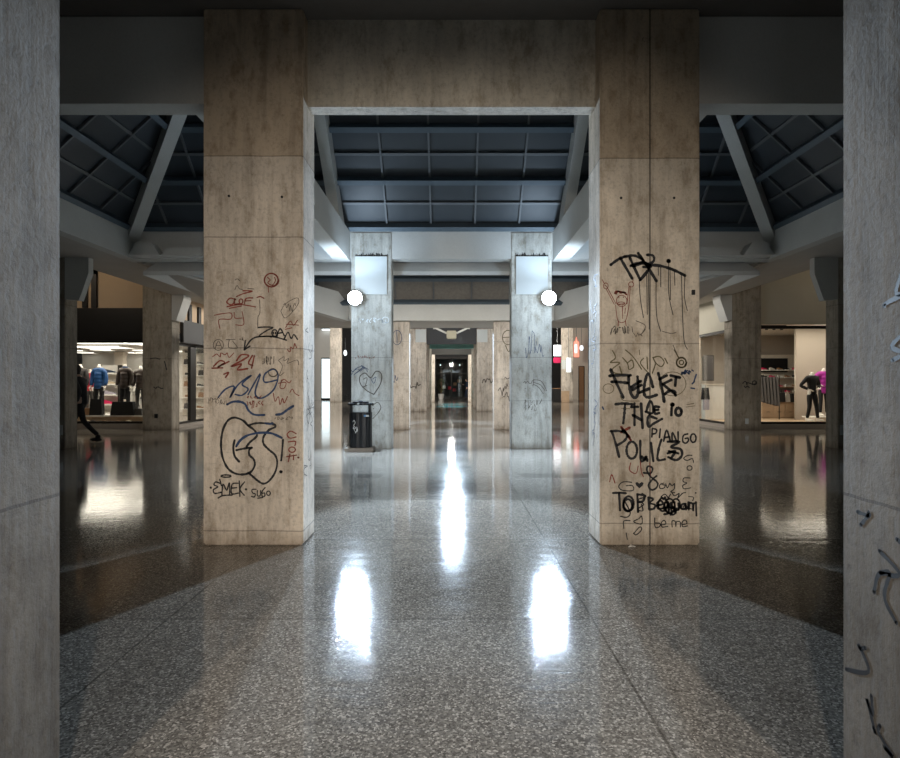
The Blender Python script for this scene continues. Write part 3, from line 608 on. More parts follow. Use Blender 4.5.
graffiti(CR, DL, E, [[(145, 165), (180, 140), (212, 126)], [(190, 132), (218, 180), (247, 230)], [(235, 130), (260, 185), (285, 237)], [(215, 126), (260, 122), (302, 148), (262, 160), (240, 170)], [(250, 172), (300, 158), (327, 180), (285, 237)],
    [(275, 110), (310, 160), (362, 242)], [(318, 118), (346, 122), (348, 148), (318, 165)], [(318, 165), (380, 170), (440, 188), (497, 216)], [(300, 150), (335, 175), (300, 175)], [(419, 147)]], .016, M['ink'], 'large black TBK tag')
graffiti(CR, DL, E, [[(280, 235), (285, 320), (300, 415)], [(315, 190), (317, 300), (318, 400)], [(323, 190), (328, 470)], [(360, 240), (362, 400), (382, 480)], [(420, 148), (420, 300), (440, 402)], [(496, 215), (495, 320), (508, 382)], [(480, 210), (490, 500), (508, 565)], [(382, 175), (382, 270)], [(447, 190), (449, 262)], [(370, 172), (371, 215)], [(426, 180), (428, 330)]], .0045, M['ink'], 'thin black paint runs', jit=0)
graffiti(CR, DL, E, [('o', 197, 336, 25, 27), ('o', 195, 348, 17, 7), [(182, 318)], [(205, 318)], [(180, 352), (212, 348)], [(168, 355), (180, 430), (215, 430), (232, 355)], [(170, 350), (130, 275), (118, 262)], [(162, 352), (124, 280)], [(232, 352), (238, 265)], [(222, 350), (232, 268)], ('o', 122, 265, 11, 14), ('o', 242, 258, 12, 12), [(115, 255), (105, 235)], [(248, 250), (252, 230)], [(200, 360), (202, 420)], [(215, 370), (212, 395)], [(182, 430), (180, 455)], [(215, 430), (218, 455)]], .004, M['inkred'], 'crude red stick man with raised arms')
graffiti(CR, DL, E, [[(170, 302), (180, 290), (192, 298), (205, 295), (220, 306)], [(165, 300), (175, 290), (215, 298)]], .010, M['inkred'], 'thick red hair of the stick man')
graffiti(CR, DL, E, letters(195, 475, 110, 40, 8, 41)+[[(265, 430), (310, 455), (285, 500), (310, 470)], scrib(275, 500, 45, 25, 9, 42), [(390, 480), (430, 490), (455, 485)], [(440, 545), (460, 590)]], .004, M['inkthin'], 'grey scrawl below the stick man')
obj('junction_box', B(PX(693, DL)-CR.location.x-.014, PX(693, DL)-CR.location.x+.014, -.22, -.206, PZ(295, DL), PZ(290, DL), bev=.002), M['ink'], CR)
for u in (621, 674): obj('bolt_hole', lathe(bmesh.new(), [(.011, 0), (.011, .003)], (PX(u, DL)-CR.location.x, -.209, PZ(198, DL)), 10, 'y'), M['ink'], CR)
# inner faces of the foreground and nearest columns
def sidegraf(root, Xw, y0, y1, z0, z1, n, seed, wd, mat, label):
    bm = bmesh.new(); r = random.Random(seed); L = root.location
    for i in range(n):
        cy, cz = r.uniform(y0, y1), r.uniform(z0, z1); a = (y1-y0)*.22; b = .10
        stroke(bm, [(cy+r.uniform(-a, a)*(1), cz+b*(j/4-.5)*r.uniform(.5, 1.6)+r.uniform(-.03, .03)) for j in range(5)], wd, 0, .2, face='side', X=Xw)
    for v in bm.verts: v.co -= L
    me = bpy.data.meshes.new('graffiti'); bm.to_mesh(me); bm.free(); me.materials.append(mat)
    o = bpy.data.objects.new('graffiti', me); COL.objects.link(o); o.parent = root; o['label'] = label
sidegraf(CR, XI-.003, 4.98, 5.26, .7, 2.3, 16, 5, .007, M['inkblue'], 'blue black marks on the inner face')
sidegraf(CL, -XI+.003, 4.98, 5.26, .5, 1.9, 16, 6, .007, M['inkthin'], 'grey marks on the inner face')
sidegraf(cols['right', 0], XI-.003, 1.56, 1.8, .3, 1.6, 9, 9, .012, M['ink'], 'black marks on the inner face')
# graffiti on the lamp columns and beyond
D2 = 12.15; Z5 = (300, 300, 4.7375); Z6 = (440, 300, 4.7375); Q = cols['left', 2]
graffiti(Q, D2, Z5, [[(350, 447), (318, 430), (288, 400), (283, 365), (308, 346), (335, 368), (360, 338), (385, 350), (382, 395), (350, 447)]], .014, M['inkthin'], 'large marker heart outline')
graffiti(Q, D2, Z5, [[(343, 500), (368, 485), (383, 508), (370, 535), (345, 562)], [(348, 515)], [(300, 375), (318, 370), (308, 412)], [(300, 410), (318, 405)]], .010, M['inkthin'], 'smaller half heart beside the bin')
graffiti(Q, D2, Z5, [[(240, 360), (265, 325), (300, 315), (255, 355)], [(270, 345), (300, 320), (325, 330), (290, 310)], [(335, 370), (350, 395), (360, 365), (345, 375)], scrib(280, 330, 70, 30, 9, 51)], .008, M['inkblue'], 'blue marker tag')
graffiti(Q, D2, Z5, letters(308, 270, 95, 14, 9, 52), .006, M['inkred'], 'small red marker line')
graffiti(Q, D2, Z5, letters(345, 97, 150, 26, 8, 53)+[('o', 405, 95, 16, 14)], .010, M['inkwhite'], 'pale chalk tag near the lamp')
Q = cols['right', 2]
graffiti(Q, D2, Z6, [[(442, 378), (480, 385), (505, 430)], [(442, 390), (475, 402), (498, 430)], [(442, 400), (465, 412), (490, 445)], [(445, 375), (440, 408)], scrib(418, 390, 45, 25, 9, 61), [(403, 420)]], .008, M['inkthin'], 'grey striped arrow mark')
graffiti(Q, D2, Z6, letters(440, 490, 90, 50, 6, 62)+letters(430, 510, 60, 30, 4, 63), .005, M['inkthin'], 'faint grey tag low on the column')
graffiti(Q, D2, Z6, [scrib(430, 210, 50, 130, 14, 64), scrib(470, 240, 40, 70, 10, 65)], .006, M['inkblue'], 'faint blue scrawl on the upper part')
D3 = 17.25
graffiti(cols['left', 3], D3, Z5, [scrib(452, 370, 22, 35, 8, 71), ('o', 460, 178, 22, 34), [(458, 145), (460, 205)]], .012, M['inkblue'], 'blue tag and round painted face')
graffiti(cols['right', 3], D3, Z6, [scrib(300, 425, 45, 60, 12, 72), scrib(318, 460, 40, 50, 12, 73), scrib(320, 370, 30, 10, 5, 74)], .014, M['inkthin'], 'black layered tags')
graffiti(cols['right', 3], D3, Z6, [('o', 322, 178, 26, 34), [(300, 178), (340, 175)], [(310, 215), (325, 245), (338, 220)]], .016, M['inkolive'], 'olive painted mask shape')
graffiti(cols['left', 4], 29, Z5, [scrib(545, 405, 45, 35, 9, 75), [(522, 440), (522, 470)]], .035, M['inkthin'], 'dark violet tag')
graffiti(cols['right', 4], 29, Z6, [scrib(230, 383, 55, 22, 12, 76)], .03, M['inkthin'], 'dark short tag')
graffiti(cols['right', 'o2'], 17.2, (690, 300, 4.735), [[(250, 395), (262, 385), (270, 402)], scrib(290, 392, 50, 18, 10, 77), ('o', 305, 392, 10, 9), scrib(268, 412, 25, 10, 5, 78)], .018, M['ink'], 'small black tag')
graffiti(cols['left', 'o2'], 17.2, (40, 300, 4.739), [scrib(548, 280, 45, 14, 6, 79), scrib(560, 412, 40, 14, 6, 80), [(590, 290), (600, 330)]], .018, M['ink'], 'faint dark scratches')
# ---------------------------------------------------------------- litter bin
t = thing('litter_bin', 'black litter bin with a small roof at the foot of the left lamp column', 'bin', (PX(360.5, 11.75), 11.78, 0))
obj('base_slab', B(-.29, .27, -.22, .22, 0, .085, bev=.01), M['stone'], t, label='pale stone base slab')
bm = bmesh.new()
pr = []
for k in range(40):
    a = 6.2832*k/40; q = 2.8
    cx_, sy_ = math.cos(a), math.sin(a)
    pr.append((.225*math.copysign(abs(cx_)**(2/q), cx_)*(1 if k % 2 else .97), .19*math.copysign(abs(sy_)**(2/q), sy_)*(1 if k % 2 else .97)))
prism(bm, [(a, b, .085) for a, b in pr], (0, 0, .70)); binb = obj('body', bm, M['bin'], t)
for s in (-1, 1): obj('post', B(s*.185-.025, s*.185+.025, -.06, .06, .78, .94, bev=.005), M['bin'], t)
bm = bmesh.new(); prism(bm, [(a*1.14, b*1.12, .93) for a, b in pr], (0, 0, .035)); prism(bm, [(a*.72, b*.7, .966) for a, b in pr], (0, 0, .03)); ell(bm, (0, 0, 1.0), (.05, .05, .02), 10)
lid = obj('lid', bm, M['bin'], t)
obj('stub_plate', lathe(bmesh.new(), [(.0, 0), (.02, 0), (.02, .01), (0, .01)], (-.02, -.215, .955), 10, 'y'), M['greyp'], lid, label='small shiny disc')
obj('sticker', B(.09, .19, -.178, -.172, .70, .735), M['inkwhite'], binb, label='white and blue sticker')
obj('sticker', B(.09, .13, -.181, -.178, .70, .735), plain('sticker_blue', (.1, .35, .7), .4), binb, label='blue end of the sticker')
bm = bmesh.new()
for p in ([(-.13, .60), (-.10, .63), (-.08, .58), (-.11, .53), (-.09, .50), (-.05, .45), (-.07, .40), (-.10, .44)], [(-.12, .50), (-.09, .46), (-.05, .50), (-.04, .42), (-.08, .38)], [(-.13, .48), (-.10, .45)]):
    stroke(bm, p, .012, -.186, .2)
obj('sprayed_mark', bm, M['inkwhite'], binb, label='pale sprayed squiggle')
# ---------------------------------------------------------------- figures
def skin(name, vs, es, rs, mat, parent, sub=1, extra=None, smooth=True):
    me = bpy.data.meshes.new('tmp'); me.from_pydata([tuple(v) for v in vs], es, [])
    o = bpy.data.objects.new('tmp', me); COL.objects.link(o)
    m1 = o.modifiers.new('s', 'SKIN'); m2 = o.modifiers.new('u', 'SUBSURF'); m2.levels = sub; m2.render_levels = sub
    sk = me.skin_vertices[0].data
    for i, r in enumerate(rs):
        sk[i].radius = (r, r) if not isinstance(r, tuple) else r
    sk[0].use_root = True
    bpy.context.view_layer.update()
    dg = bpy.context.evaluated_depsgraph_get(); me2 = bpy.data.meshes.new_from_object(o.evaluated_get(dg))
    bpy.data.objects.remove(o)
    bm = bmesh.new(); bm.from_mesh(me2)
    if extra: extra(bm)
    return obj(name, bm, mat, parent, smooth=smooth)
def pose_stand():
    J = dict(pel=(0, 0, .95), waist=(0, 0, 1.08), chest=(0, -.01, 1.28), top=(0, 0, 1.42), neck=(0, 0, 1.51), head=(0, .02, 1.63))
    for s, n in ((-1, 'L'), (1, 'R')):
        J['sh'+n] = (s*.17, 0, 1.41); J['el'+n] = (s*.22, -.02, 1.13); J['wr'+n] = (s*.23, .06, .89)
        J['hip'+n] = (s*.09, 0, .90); J['kn'+n] = (s*.10, .01, .50); J['an'+n] = (s*.11, 0, .09); J['toe'+n] = (s*.12, .15, .035)
    return J
def figure(name, label, cat, loc, rz, J, cloth, legs, skinm, scale=1, head=True, puff=False, hair=True, shoes=None, group=None, coat_len=0, inner=None):
    t = thing(name, label, cat, loc, rz, group); t.scale = (scale,)*3
    V = {k: Vector(v) for k, v in J.items()}
    names = ['pel', 'waist', 'chest', 'top', 'neck']; rr = dict(pel=.115, waist=.10, chest=.12, top=.09, neck=.05, head=.05, sh=.055, el=.04, wr=.026, hip=.075, kn=.05, an=.034, toe=.03)
    vs, rs, ix = [], [], {}
    def add(k, r): ix[k] = len(vs); vs.append(V[k]); rs.append(r)
    for k in names: add(k, rr[k])
    if head: add('head', .05)
    es = [(0, 1), (1, 2), (2, 3), (3, 4)]+([(4, 5)] if head else [])
    for n in 'LR':
        for k in ('sh', 'el', 'wr', 'hip', 'kn', 'an', 'toe'): add(k+n, rr[k])
        es += [(ix['top'], ix['sh'+n]), (ix['sh'+n], ix['el'+n]), (ix['el'+n], ix['wr'+n]), (ix['pel'], ix['hip'+n]), (ix['hip'+n], ix['kn'+n]), (ix['kn'+n], ix['an'+n]), (ix['an'+n], ix['toe'+n])]
    def extra(bm):
        for n, s in (('L', -1), ('R', 1)):
            w_ = V['wr'+n]; d = (w_-V['el'+n]).normalized(); side_ = Vector((0, 1, 0)) if abs(d.y) < .8 else Vector((0, 0, 1))
            acr = (side_-d*side_.dot(d)).normalized(); inn = Vector((-s, 0, 0)); inn = (inn-d*inn.dot(d)).normalized()
            pc = w_+d*.05; R = Matrix((acr, inn, d)).transposed()
            ell(bm, pc, (.038, .018, .055), 10, R)
            for k in range(4):
                b0 = w_+d*.085+acr*(.027-.018*k); ln = (.065, .075, .07, .055)[k]
                tube(bm, [b0, b0+d*ln*.5+inn*.008, b0+d*ln*.9+inn*.03], [.0095, .0085, .006], 6)
            b0 = w_+d*.03+acr*.03; tube(bm, [b0, b0+acr*.025+d*.03, b0+acr*.03+d*.06+inn*.01], [.011, .010, .007], 6)
        if head:
            h = V['head']; ell(bm, h+Vector((0, 0, .015)), (.073, .092, .112), 20); ell(bm, h+Vector((0, .035, -.05)), (.052, .055, .055), 12)
            tube(bm, [h+Vector((0, .088, .02)), h+Vector((0, .112, -.02)), h+Vector((0, .092, -.03))], [.008, .014, .010], 6)
            for s in (-1, 1): ell(bm, h+Vector((s*.074, -.005, 0)), (.010, .02, .03), 8)
        else:
            lathe(bm, [(.052, -.03), (.047, .03), (.043, .085), (.0, .09)], V['neck'], 14)
    skin('body', vs, es, rs, skinm, t, 1, extra)
    if head and hair:
        h = V['head']; bm = ell(bmesh.new(), h+Vector((0, -.018, .042)), (.084, .098, .105), 18); ell(bm, h+Vector((0, -.055, -.03)), (.066, .05, .06), 12)
        obj('hair', bm, M['hair'], t, smooth=True)
        for s in (-1, 1): obj('eye', ell(bmesh.new(), h+Vector((s*.028, .088, .012)), (.011, .006, .007), 8), M['white'], t)
        obj('mouth', ell(bmesh.new(), h+Vector((0, .086, -.052)), (.02, .006, .005), 8), M['cred'], t)
    # jacket
    vs, rs, es = [], [], []
    tor = [V['pel']+Vector((0, 0, -.02-coat_len)), V['pel'], V['waist'], V['chest'], V['top']]
    if puff:
        lo, hi = tor[0]-Vector((0, 0, .06)), V['top']; n = 11
        for i in range(n):
            vs.append(lo.lerp(hi, i/(n-1))); rs.append((.178 if i % 2 == 0 else .132)*(1 if i < n-2 else .85))
    else:
        for p, r in zip(tor, (.138, .135, .122, .143, .105)): vs.append(p); rs.append(r)
    es = [(i, i+1) for i in range(len(vs)-1)]; top = len(vs)-1
    vs.append(V['neck']+Vector((0, 0, -.015))); rs.append(.068 if not puff else .085); es.append((top, top+1))
    for n in 'LR':
        i0 = len(vs); a, b, c = V['sh'+n], V['el'+n], V['wr'+n]
        seq = [a, a.lerp(b, .5), b, b.lerp(c, .5), c-(c-b).normalized()*.02]; rr_ = (.078, .066, .058, .052, .045) if not puff else (.092, .072, .080, .060, .062)
        vs += seq; rs += rr_; es += [(top, i0)]+[(i0+k, i0+k+1) for k in range(4)]
    o = skin('jacket', vs, es, rs, cloth, t, 1)
    if inner: obj('collar', lathe(bmesh.new(), [(.07, -.05), (.078, 0), (.07, .02), (.06, .0)], V['neck'], 16), inner, t)
    # trousers
    vs = [V['pel']+Vector((0, 0, .03)), V['pel']+Vector((0, 0, -.03))]; rs = [.125, .122]; es = [(0, 1)]
    for n in 'LR':
        i0 = len(vs); a, b, c = V['hip'+n], V['kn'+n], V['an'+n]
        vs += [a, a.lerp(b, .5), b, b.lerp(c, .5), c+Vector((0, 0, .02))]; rs += [.092, .08, .064, .056, .05]; es += [(1, i0)]+[(i0+k, i0+k+1) for k in range(4)]
    skin('trousers', vs, es, rs, legs, t, 1)
    for n in 'LR':
        a, b = V['an'+n], V['toe'+n]; bm = bmesh.new()
        d = (b-a); d.z = 0; d = d.normalized(); yaw = Matrix((Vector((d.y, -d.x, 0)), d, Vector((0, 0, 1)))).transposed()
        ell(bm, a.lerp(b, .55)+Vector((0, 0, -.005)), (.048, .135, .045), 14, yaw); ell(bm, a+Vector((0, 0, -.02)), (.045, .055, .06), 10)
        for v in bm.verts: v.co.z = max(v.co.z, min(a.z, b.z)-.036)
        obj('shoe', bm, shoes or M['cblack'], t, smooth=True)
    return t
J = pose_stand()      # walking: local +Y is the walking direction
J.update(top=(0, .06, 1.40), chest=(0, .04, 1.27), neck=(0, .08, 1.49), head=(0, .13, 1.60), shL=(-.17, .06, 1.39), shR=(.17, .06, 1.39),
    elL=(-.23, -.10, 1.14), wrL=(-.22, -.02, .90), elR=(.23, .14, 1.14), wrR=(.20, .32, .98),
    knR=(.09, .24, .52), anR=(.09, .34, .10), toeR=(.09, .50, .06), knL=(-.09, -.10, .50), anL=(-.09, -.42, .17), toeL=(-.09, -.33, .04))
figure('person', 'person in black walking left behind the left edge column, rear foot trailing', 'person', (PX(81.5, 13.3), 13.3, 0), math.pi/2, J, M['cblack'], M['cblack'], M['skin'], 1.03, coat_len=.12)
J = pose_stand(); J.update(elL=(-.24, .02, 1.16), elR=(.24, .02, 1.16), wrL=(-.12, .20, 1.10), wrR=(.12, .20, 1.10), anL=(-.10, 0, .09), anR=(.13, -.02, .09))
figure('person', 'person in navy jacket and khaki trousers standing in the left side hall, back turned', 'person', (PX(338, 48), 48, 0), .1, J, M['cnavy'], M['ckhaki'], M['skin'], 1.03, coat_len=.1)
J = pose_stand(); J.update(head=(0, .05, 1.62), elL=(-.2, .12, 1.15), wrL=(-.1, .28, 1.22), knR=(.09, .12, .5), anR=(.09, .16, .09), toeR=(.09, .3, .035))
figure('person', 'person in dark clothes at the right side of the far passage end', 'person', (PX(467, 52), 52, 0), math.pi/2, J, M['cnavy'], M['cnavy'], M['skin'], 1.05)
# ---------------------------------------------------------------- far end of the passage
bm = bmesh.new()
for (x0, x1, z0, z1) in ((-1.6, 1.6, 3.75, 3.95), (-1.6, 1.6, 0, .12), (-1.6, -1.48, 0, 3.9), (1.48, 1.6, 0, 3.9), (-.04, .04, 0, 3.9), (-1.6, 1.6, 2.3, 2.36)): box(bm, x0, x1, 56, 56.1, z0, z1)
struct('window_1', bm, M['frame'])
o = obj('window_pane', B(-1.5, 1.5, 56.04, 56.06, .1, 3.8), M['glass'], bpy.data.objects['window_1'])
struct('wall_far', box(box(B(-16, -1.6, 56, 56.3, 0, 7), 1.6, 16, 56, 56.3, 0, 7), -1.6, 1.6, 56, 56.3, 3.95, 7), M['dark'])
struct('wall_far_room', B(-4, 4, 61.5, 61.7, 0, 5), M['dark'])
for i, (x, c, h_) in enumerate(((-.75, 'white', 1.2), (.35, 'brownl', 1.5), (.75, 'brownl', 1.8), (-.2, 'cred', 1.1), (.28, 'cred', .9))):
    tt = thing('display_stand', ('pale display stand behind the end glass', 'lower brown display stand behind the end glass, near its middle bar', 'tall brown display stand behind the end glass', 'taller red display stand behind the end glass', 'lowest red display stand behind the end glass')[i], 'display', (x, 58+.3*i, 0), 0, 'stands behind the end glass')
    obj('stand_top', B(-.16, .16, -.16, .16, h_-.3, h_, bev=.02), M[c], tt); obj('stand_post', B(-.03, .03, -.03, .03, .03, h_-.3), M['black'], tt); obj('stand_foot', B(-.18, .18, -.18, .18, 0, .03), M['black'], tt)
t = thing('wall_lamp', 'two small white lamps glowing behind the end glass', 'lamp', (0, 58, 0))
for x in (-1.1, .82): obj('bulb', ell(bmesh.new(), (x, 0, PZ(365, 58)), (.07, .07, .07), 10), M['signwhite'], t)
obj('lamp_rail', B(-1.3, 1.1, -.02, .02, PZ(365, 58)+.08, PZ(365, 58)+.12), M['black'], t)
# potted plant
t = thing('potted_plant', 'yellow green potted shrub in a white pot at the left of the passage end', 'plant', (PX(441, 52), 52, 0))
obj('pot', lathe(bmesh.new(), [(.0, 0), (.19, 0), (.26, .42), (.27, .48), (.24, .48), (.22, .40), (0, .40)], (0, 0, 0), 20), M['white'], t)
bm = bmesh.new(); r_ = random.Random(3)
tube(bm, [(0, 0, .4), (.03, .02, 1.0), (0, 0, 1.6)], .025, 6); obj('stem', bm, M['brownl'], t)
bm = bmesh.new()
for i in range(260):
    z = r_.uniform(.55, 1.85); a = r_.uniform(0, 6.28); q = .30*math.sin(math.pi*min(1, max(.08, (z-.4)/1.6)))*r_.uniform(.3, 1.1)
    c = Vector((q*math.cos(a), q*math.sin(a), z)); d = Vector((math.cos(a), math.sin(a), r_.uniform(-.3, .6))).normalized()*.10; n_ = Vector((-math.sin(a), math.cos(a), .2))*.028
    bm.faces.new([bm.verts.new(p) for p in (c-d*.3, c+d*.3+n_, c+d, c+d*.3-n_)])
obj('foliage', bm, M['green'], t)
# ---------------------------------------------------------------- side halls far back
for s, nm in ((-1, 'left'), (1, 'right')):
    xs = sorted((s*9.4, s*10.3)); struct('wall_hall_'+nm, B(*sorted((s*12.2, s*15.9)), 50, 50.4, 0, 6.5), M['tanwall'])
t = thing('shop_pier', 'white wall pier with a tall lit pale window in the left side hall', 'wall pier', (-10.6, 50, 0))
obj('pier', box(B(-1.15, 0.8, 0, .5, 3.6, 6.4), -1.15, -.55, 0, .5, 0, 3.6), M['white'], t)
obj('window_panel', B(-.5, .2, .05, .1, .15, 3.5), M['signcyan'], t, label='pale glowing shop window')
obj('window_frame', box(box(box(B(-.55, -.5, 0, .12, .1, 3.6), .2, .28, 0, .12, .1, 3.6), -.55, .28, 0, .12, 3.5, 3.6), -.55, .28, 0, .12, 0, .15), M['frame'], t)
obj('pilaster', B(.35, .80, -.15, .3, 0, 3.6), M['cream'], t)
t = thing('strip_light', 'short white strip light above the lit window in the left side hall', 'lamp', (-10.4, 49.7, PZ(330, 50)))
obj('diffuser', B(-.6, .6, -.1, .1, -.06, .06, bev=.01), M['signwhite'], t); obj('housing', B(-.62, .62, -.12, .19, .06, .12), M['black'], t)
t = thing('shop_pier', 'tan wall pier with dark doorway below the red sign in the right side hall', 'wall pier', (11.0, 50.5, 0))
obj('pier', B(-.6, .8, 0, .5, 0, 6.4), M['cream'], t)
obj('door_frame', box(box(B(-.05, .0, -.06, .0, 0, 2.9), .42, .47, -.06, .0, 0, 2.9), -.05, .47, -.06, .0, 2.85, 2.9), M['frame'], t)
obj('door_leaf', B(.0, .42, -.03, .0, 0, 2.85), M['brownl'], t)
t = thing('hanging_sign', 'red orange glowing sign with a pointed top in the right side hall', 'sign', (PX(576.5, 48), 48, 0))
zb, zt = PZ(357, 48), PZ(342, 48)
obj('sign_face', prism(bmesh.new(), [(-.2, 0, zb), (.2, 0, zb), (.2, 0, zt), (.05, 0, zt+.1), (0, 0, zt+.45), (-.06, 0, zt+.1), (-.2, 0, zt)], (0, .1, 0)), M['signred'], t)
obj('sign_panel', B(-.14, .04, -.02, 0, zb+.35, zt-.2), M['signwhite'], t, label='white glowing panel')
obj('sign_rod', tube(bmesh.new(), [(0, .05, zt+.4), (0, .05, 6.5)], .02), M['rib'], t)
t = thing('globe_lamp', 'white globe lamp right of the red sign in the side hall', 'lamp', (PX(581.5, 48.5), 48.5, PZ(348, 48.5)))
obj('globe', ell(bmesh.new(), (0, 0, 0), (.16, .16, .22), 16), M['signwhite'], t, smooth=True); obj('stem', tube(bmesh.new(), [(0, 0, .2), (0, 0, 6.5-PZ(348, 48.5))], .015), M['rib'], t)
t = thing('hanging_sign', 'pale blue lit sign box in front of the far right column', 'sign', (PX(566, 42.5), 42.5, 0))
obj('sign_face', B(-.3, 0, 0, .12, PZ(369, 42.5), PZ(360, 42.5), bev=.01), M['greyp'], t); obj('sign_face', B(.05, .36, 0, .12, PZ(372, 42.5), PZ(358, 42.5), bev=.01), M['signcyan'], t)
obj('sign_rod', tube(bmesh.new(), [(.2, .06, PZ(358, 42.5)), (.2, .06, 6.5)], .015), M['rib'], t)
t = thing('wooden_board', 'pale wooden board leaning at the foot of the far right column', 'board', (PX(566.5, 42.6), 42.9, 0))
obj('board_face', B(-.32, .26, -.03, .03, 0, .80, bev=.01), M['wood'], t); obj('board_rail', B(-.34, .28, -.05, .05, .78, .84), M['wood'], t)
t = thing('display_cabinet', 'dark cabinet at the left of the wooden board', 'cabinet', (PX(557.5, 42.8), 42.8, 0))
obj('cabinet_body', B(-.3, .22, 0, .5, 0, 1.0, bev=.01), M['black'], t); obj('cabinet_top', B(-.33, .23, -.03, .53, 1.0, 1.05), M['brownl'], t)
t = thing('hanging_sign', 'white and pink sign beside the right lamp column', 'sign', (PX(557.5, 40), 40, 0))
obj('sign_face', B(-.25, .25, 0, .1, PZ(356, 40), PZ(345, 40), bev=.01), M['signwhite'], t); obj('sign_face', B(-.25, .22, 0, .1, PZ(363, 40), PZ(357.5, 40), bev=.01), M['pink'], t, label='pink panel')
obj('sign_rod', tube(bmesh.new(), [(0, .05, PZ(345, 40)), (0, .05, 6.5)], .015), M['rib'], t)
t = thing('cafe_chair', 'dark chair in the left side hall beside the standing person', 'chair', (PX(344.5, 46), 46, 0))
obj('seat', B(-.2, .2, -.2, .2, .44, .48, bev=.01), M['black'], t); obj('backrest', B(-.2, .2, .17, .2, .5, .9, bev=.01), M['black'], t)
for a in (-1, 1):
    for b in (-1, 1): obj('leg', B(a*.17-.015, a*.17+.015, b*.17-.015, b*.17+.015, 0, .44), M['black'], t)
t = thing('wall_lamp', 'glowing white wall lamp beside the left hall column', 'lamp', (PX(345.5, 45), 44.9, PZ(353, 45)))
obj('globe', ell(bmesh.new(), (0, 0, 0), (.13, .13, .22), 14), M['signwhite'], t, smooth=True); obj('stem', tube(bmesh.new(), [(0, 0, .2), (0, 0, 4.9-PZ(353, 45))], .015), M['rib'], t)
# ---------------------------------------------------------------- shops
def light_panel(label, x, y, z, w_, d_, power, n):
    t = thing('ceiling_light', label, 'lamp', (x, y, z), 0, 'shop ceiling lights')
    obj('diffuser', B(-w_/2, w_/2, -d_/2, d_/2, -.02, 0), M['tube'], t); obj('light_frame', box(box(B(-w_/2-.02, -w_/2, -d_/2, d_/2, -.03, 0), w_/2, w_/2+.02, -d_/2, d_/2, -.03, 0), -w_/2, w_/2, d_/2, d_/2+.02, -.03, 0), M['white'], t)
    if power:
        l = bpy.data.lights.new('panel_light', 'AREA'); l.shape = 'RECTANGLE'; l.size = min(2.2, 2*(abs(x)-8.75)); l.size_y = min(1.6, 2*(y-17.75)); l.energy = power; l.color = SHOPW
        o = bpy.data.objects.new('panel_light', l); COL.objects.link(o); o.parent = t; o.location = (0, 0, -.04)
# left shop shell
YF = 17.5
zgt, zgb = PZ(341, YF), PZ(422, YF)
struct('wall_shop_left', box(box(B(-15.9, -8.6, YF-.02, YF+.1, 3.62, 6.49), -8.6, -8.44, 17.75, 24, 2.95, 6.4), -15.9, -12.4, YF, YF+.1, 0, 3.6), M['tanwall'])
struct('wall_shop_left_back', box(B(-15.9, -8.45, 25.2, 25.4, 0, 3.3), -10.4, -8.6, 22.6, 22.7, 0, 2.68), M['white'])
struct('ceiling_shop_left', B(-15.9, -8.62, 17.65, 25.2, 2.68, 2.75), M['white'])
struct('floor_shop_left', B(-15.9, -8.62, 17.65, 25.2, 0.001, .14), M['stone'])
t = thing('shop_sign_board', 'plain black board above the left shop window', 'sign board', (-10.7, YF, 0))
obj('board', B(-1.7, 1.56, -.12, .0, zgt, 3.61, bev=.01), M['black'], t)
for (u0, u1) in ((84, 88.5), (93, 98)): obj('upright_bar', B(PX(u0, YF)+10.7, PX(u1, YF)+10.7, -.10, -.025, 3.62, 4.9), M['black'], t)
obj('top_bar', B(PX(84, YF)+10.7, PX(98, YF)+10.7, -.10, -.025, 4.62, 4.9), M['black'], t)
def shopwin(n, x0, x1, y, z0, z1, axis='x', mull=(), sill=M['stone']):
    bm = bmesh.new(); e = .05
    def bx(a0, a1, c0, c1):
        if axis == 'x': box(bm, a0, a1, y-.05, y+.05, c0, c1)
        else: box(bm, y-.05, y+.05, a0, a1, c0, c1)
    bx(x0, x1, z1-e, z1+.04); bx(x0, x1, z0-.05, z0+.02); bx(x0, x0+e, z0, z1); bx(x1-e, x1, z0, z1)
    for m_ in mull: bx(m_[0], m_[1], z0, z1)
    w_ = struct('window_%d' % n, bm, M['frame'])
    g = B(x0+e, x1-e, y-.006, y+.006, z0+.02, z1-e) if axis == 'x' else B(y-.006, y+.006, x0+e, x1-e, z0+.02, z1-e)
    obj('window_pane', g, M['glass'], w_)
    s_ = B(x0, x1, y-.1, y+.12, 0, z0-.05) if axis == 'x' else B(y-.1, y+.1, x0, x1, 0, z0-.05)
    obj('window_sill', s_, sill, w_); return w_
shopwin(2, -12.38, -9.13, YF+.05, zgb, zgt)
shopwin(3, 17.75, 24, -8.5, PZ(421, 19), 2.6, 'y', ((18.95, 19.35), (20.6, 20.75)))
t = thing('shop_sign_board', 'plain black board above the shop door behind the left foreground column', 'sign board', (-8.42, 20.9, 0))
obj('board', B(-.03, .08, -2.7, 3.0, 2.64, 3.35, bev=.01), M['black'], t)
for q in (-2.2, -1.5): obj('upright_bar', B(-.03, .04, q, q+.2, 3.35, 3.9), M['black'], t)
obj('sign_light', B(.081, .10, -.9, -.2, 2.66, 3.2), M['white'], t, label='small white panel')
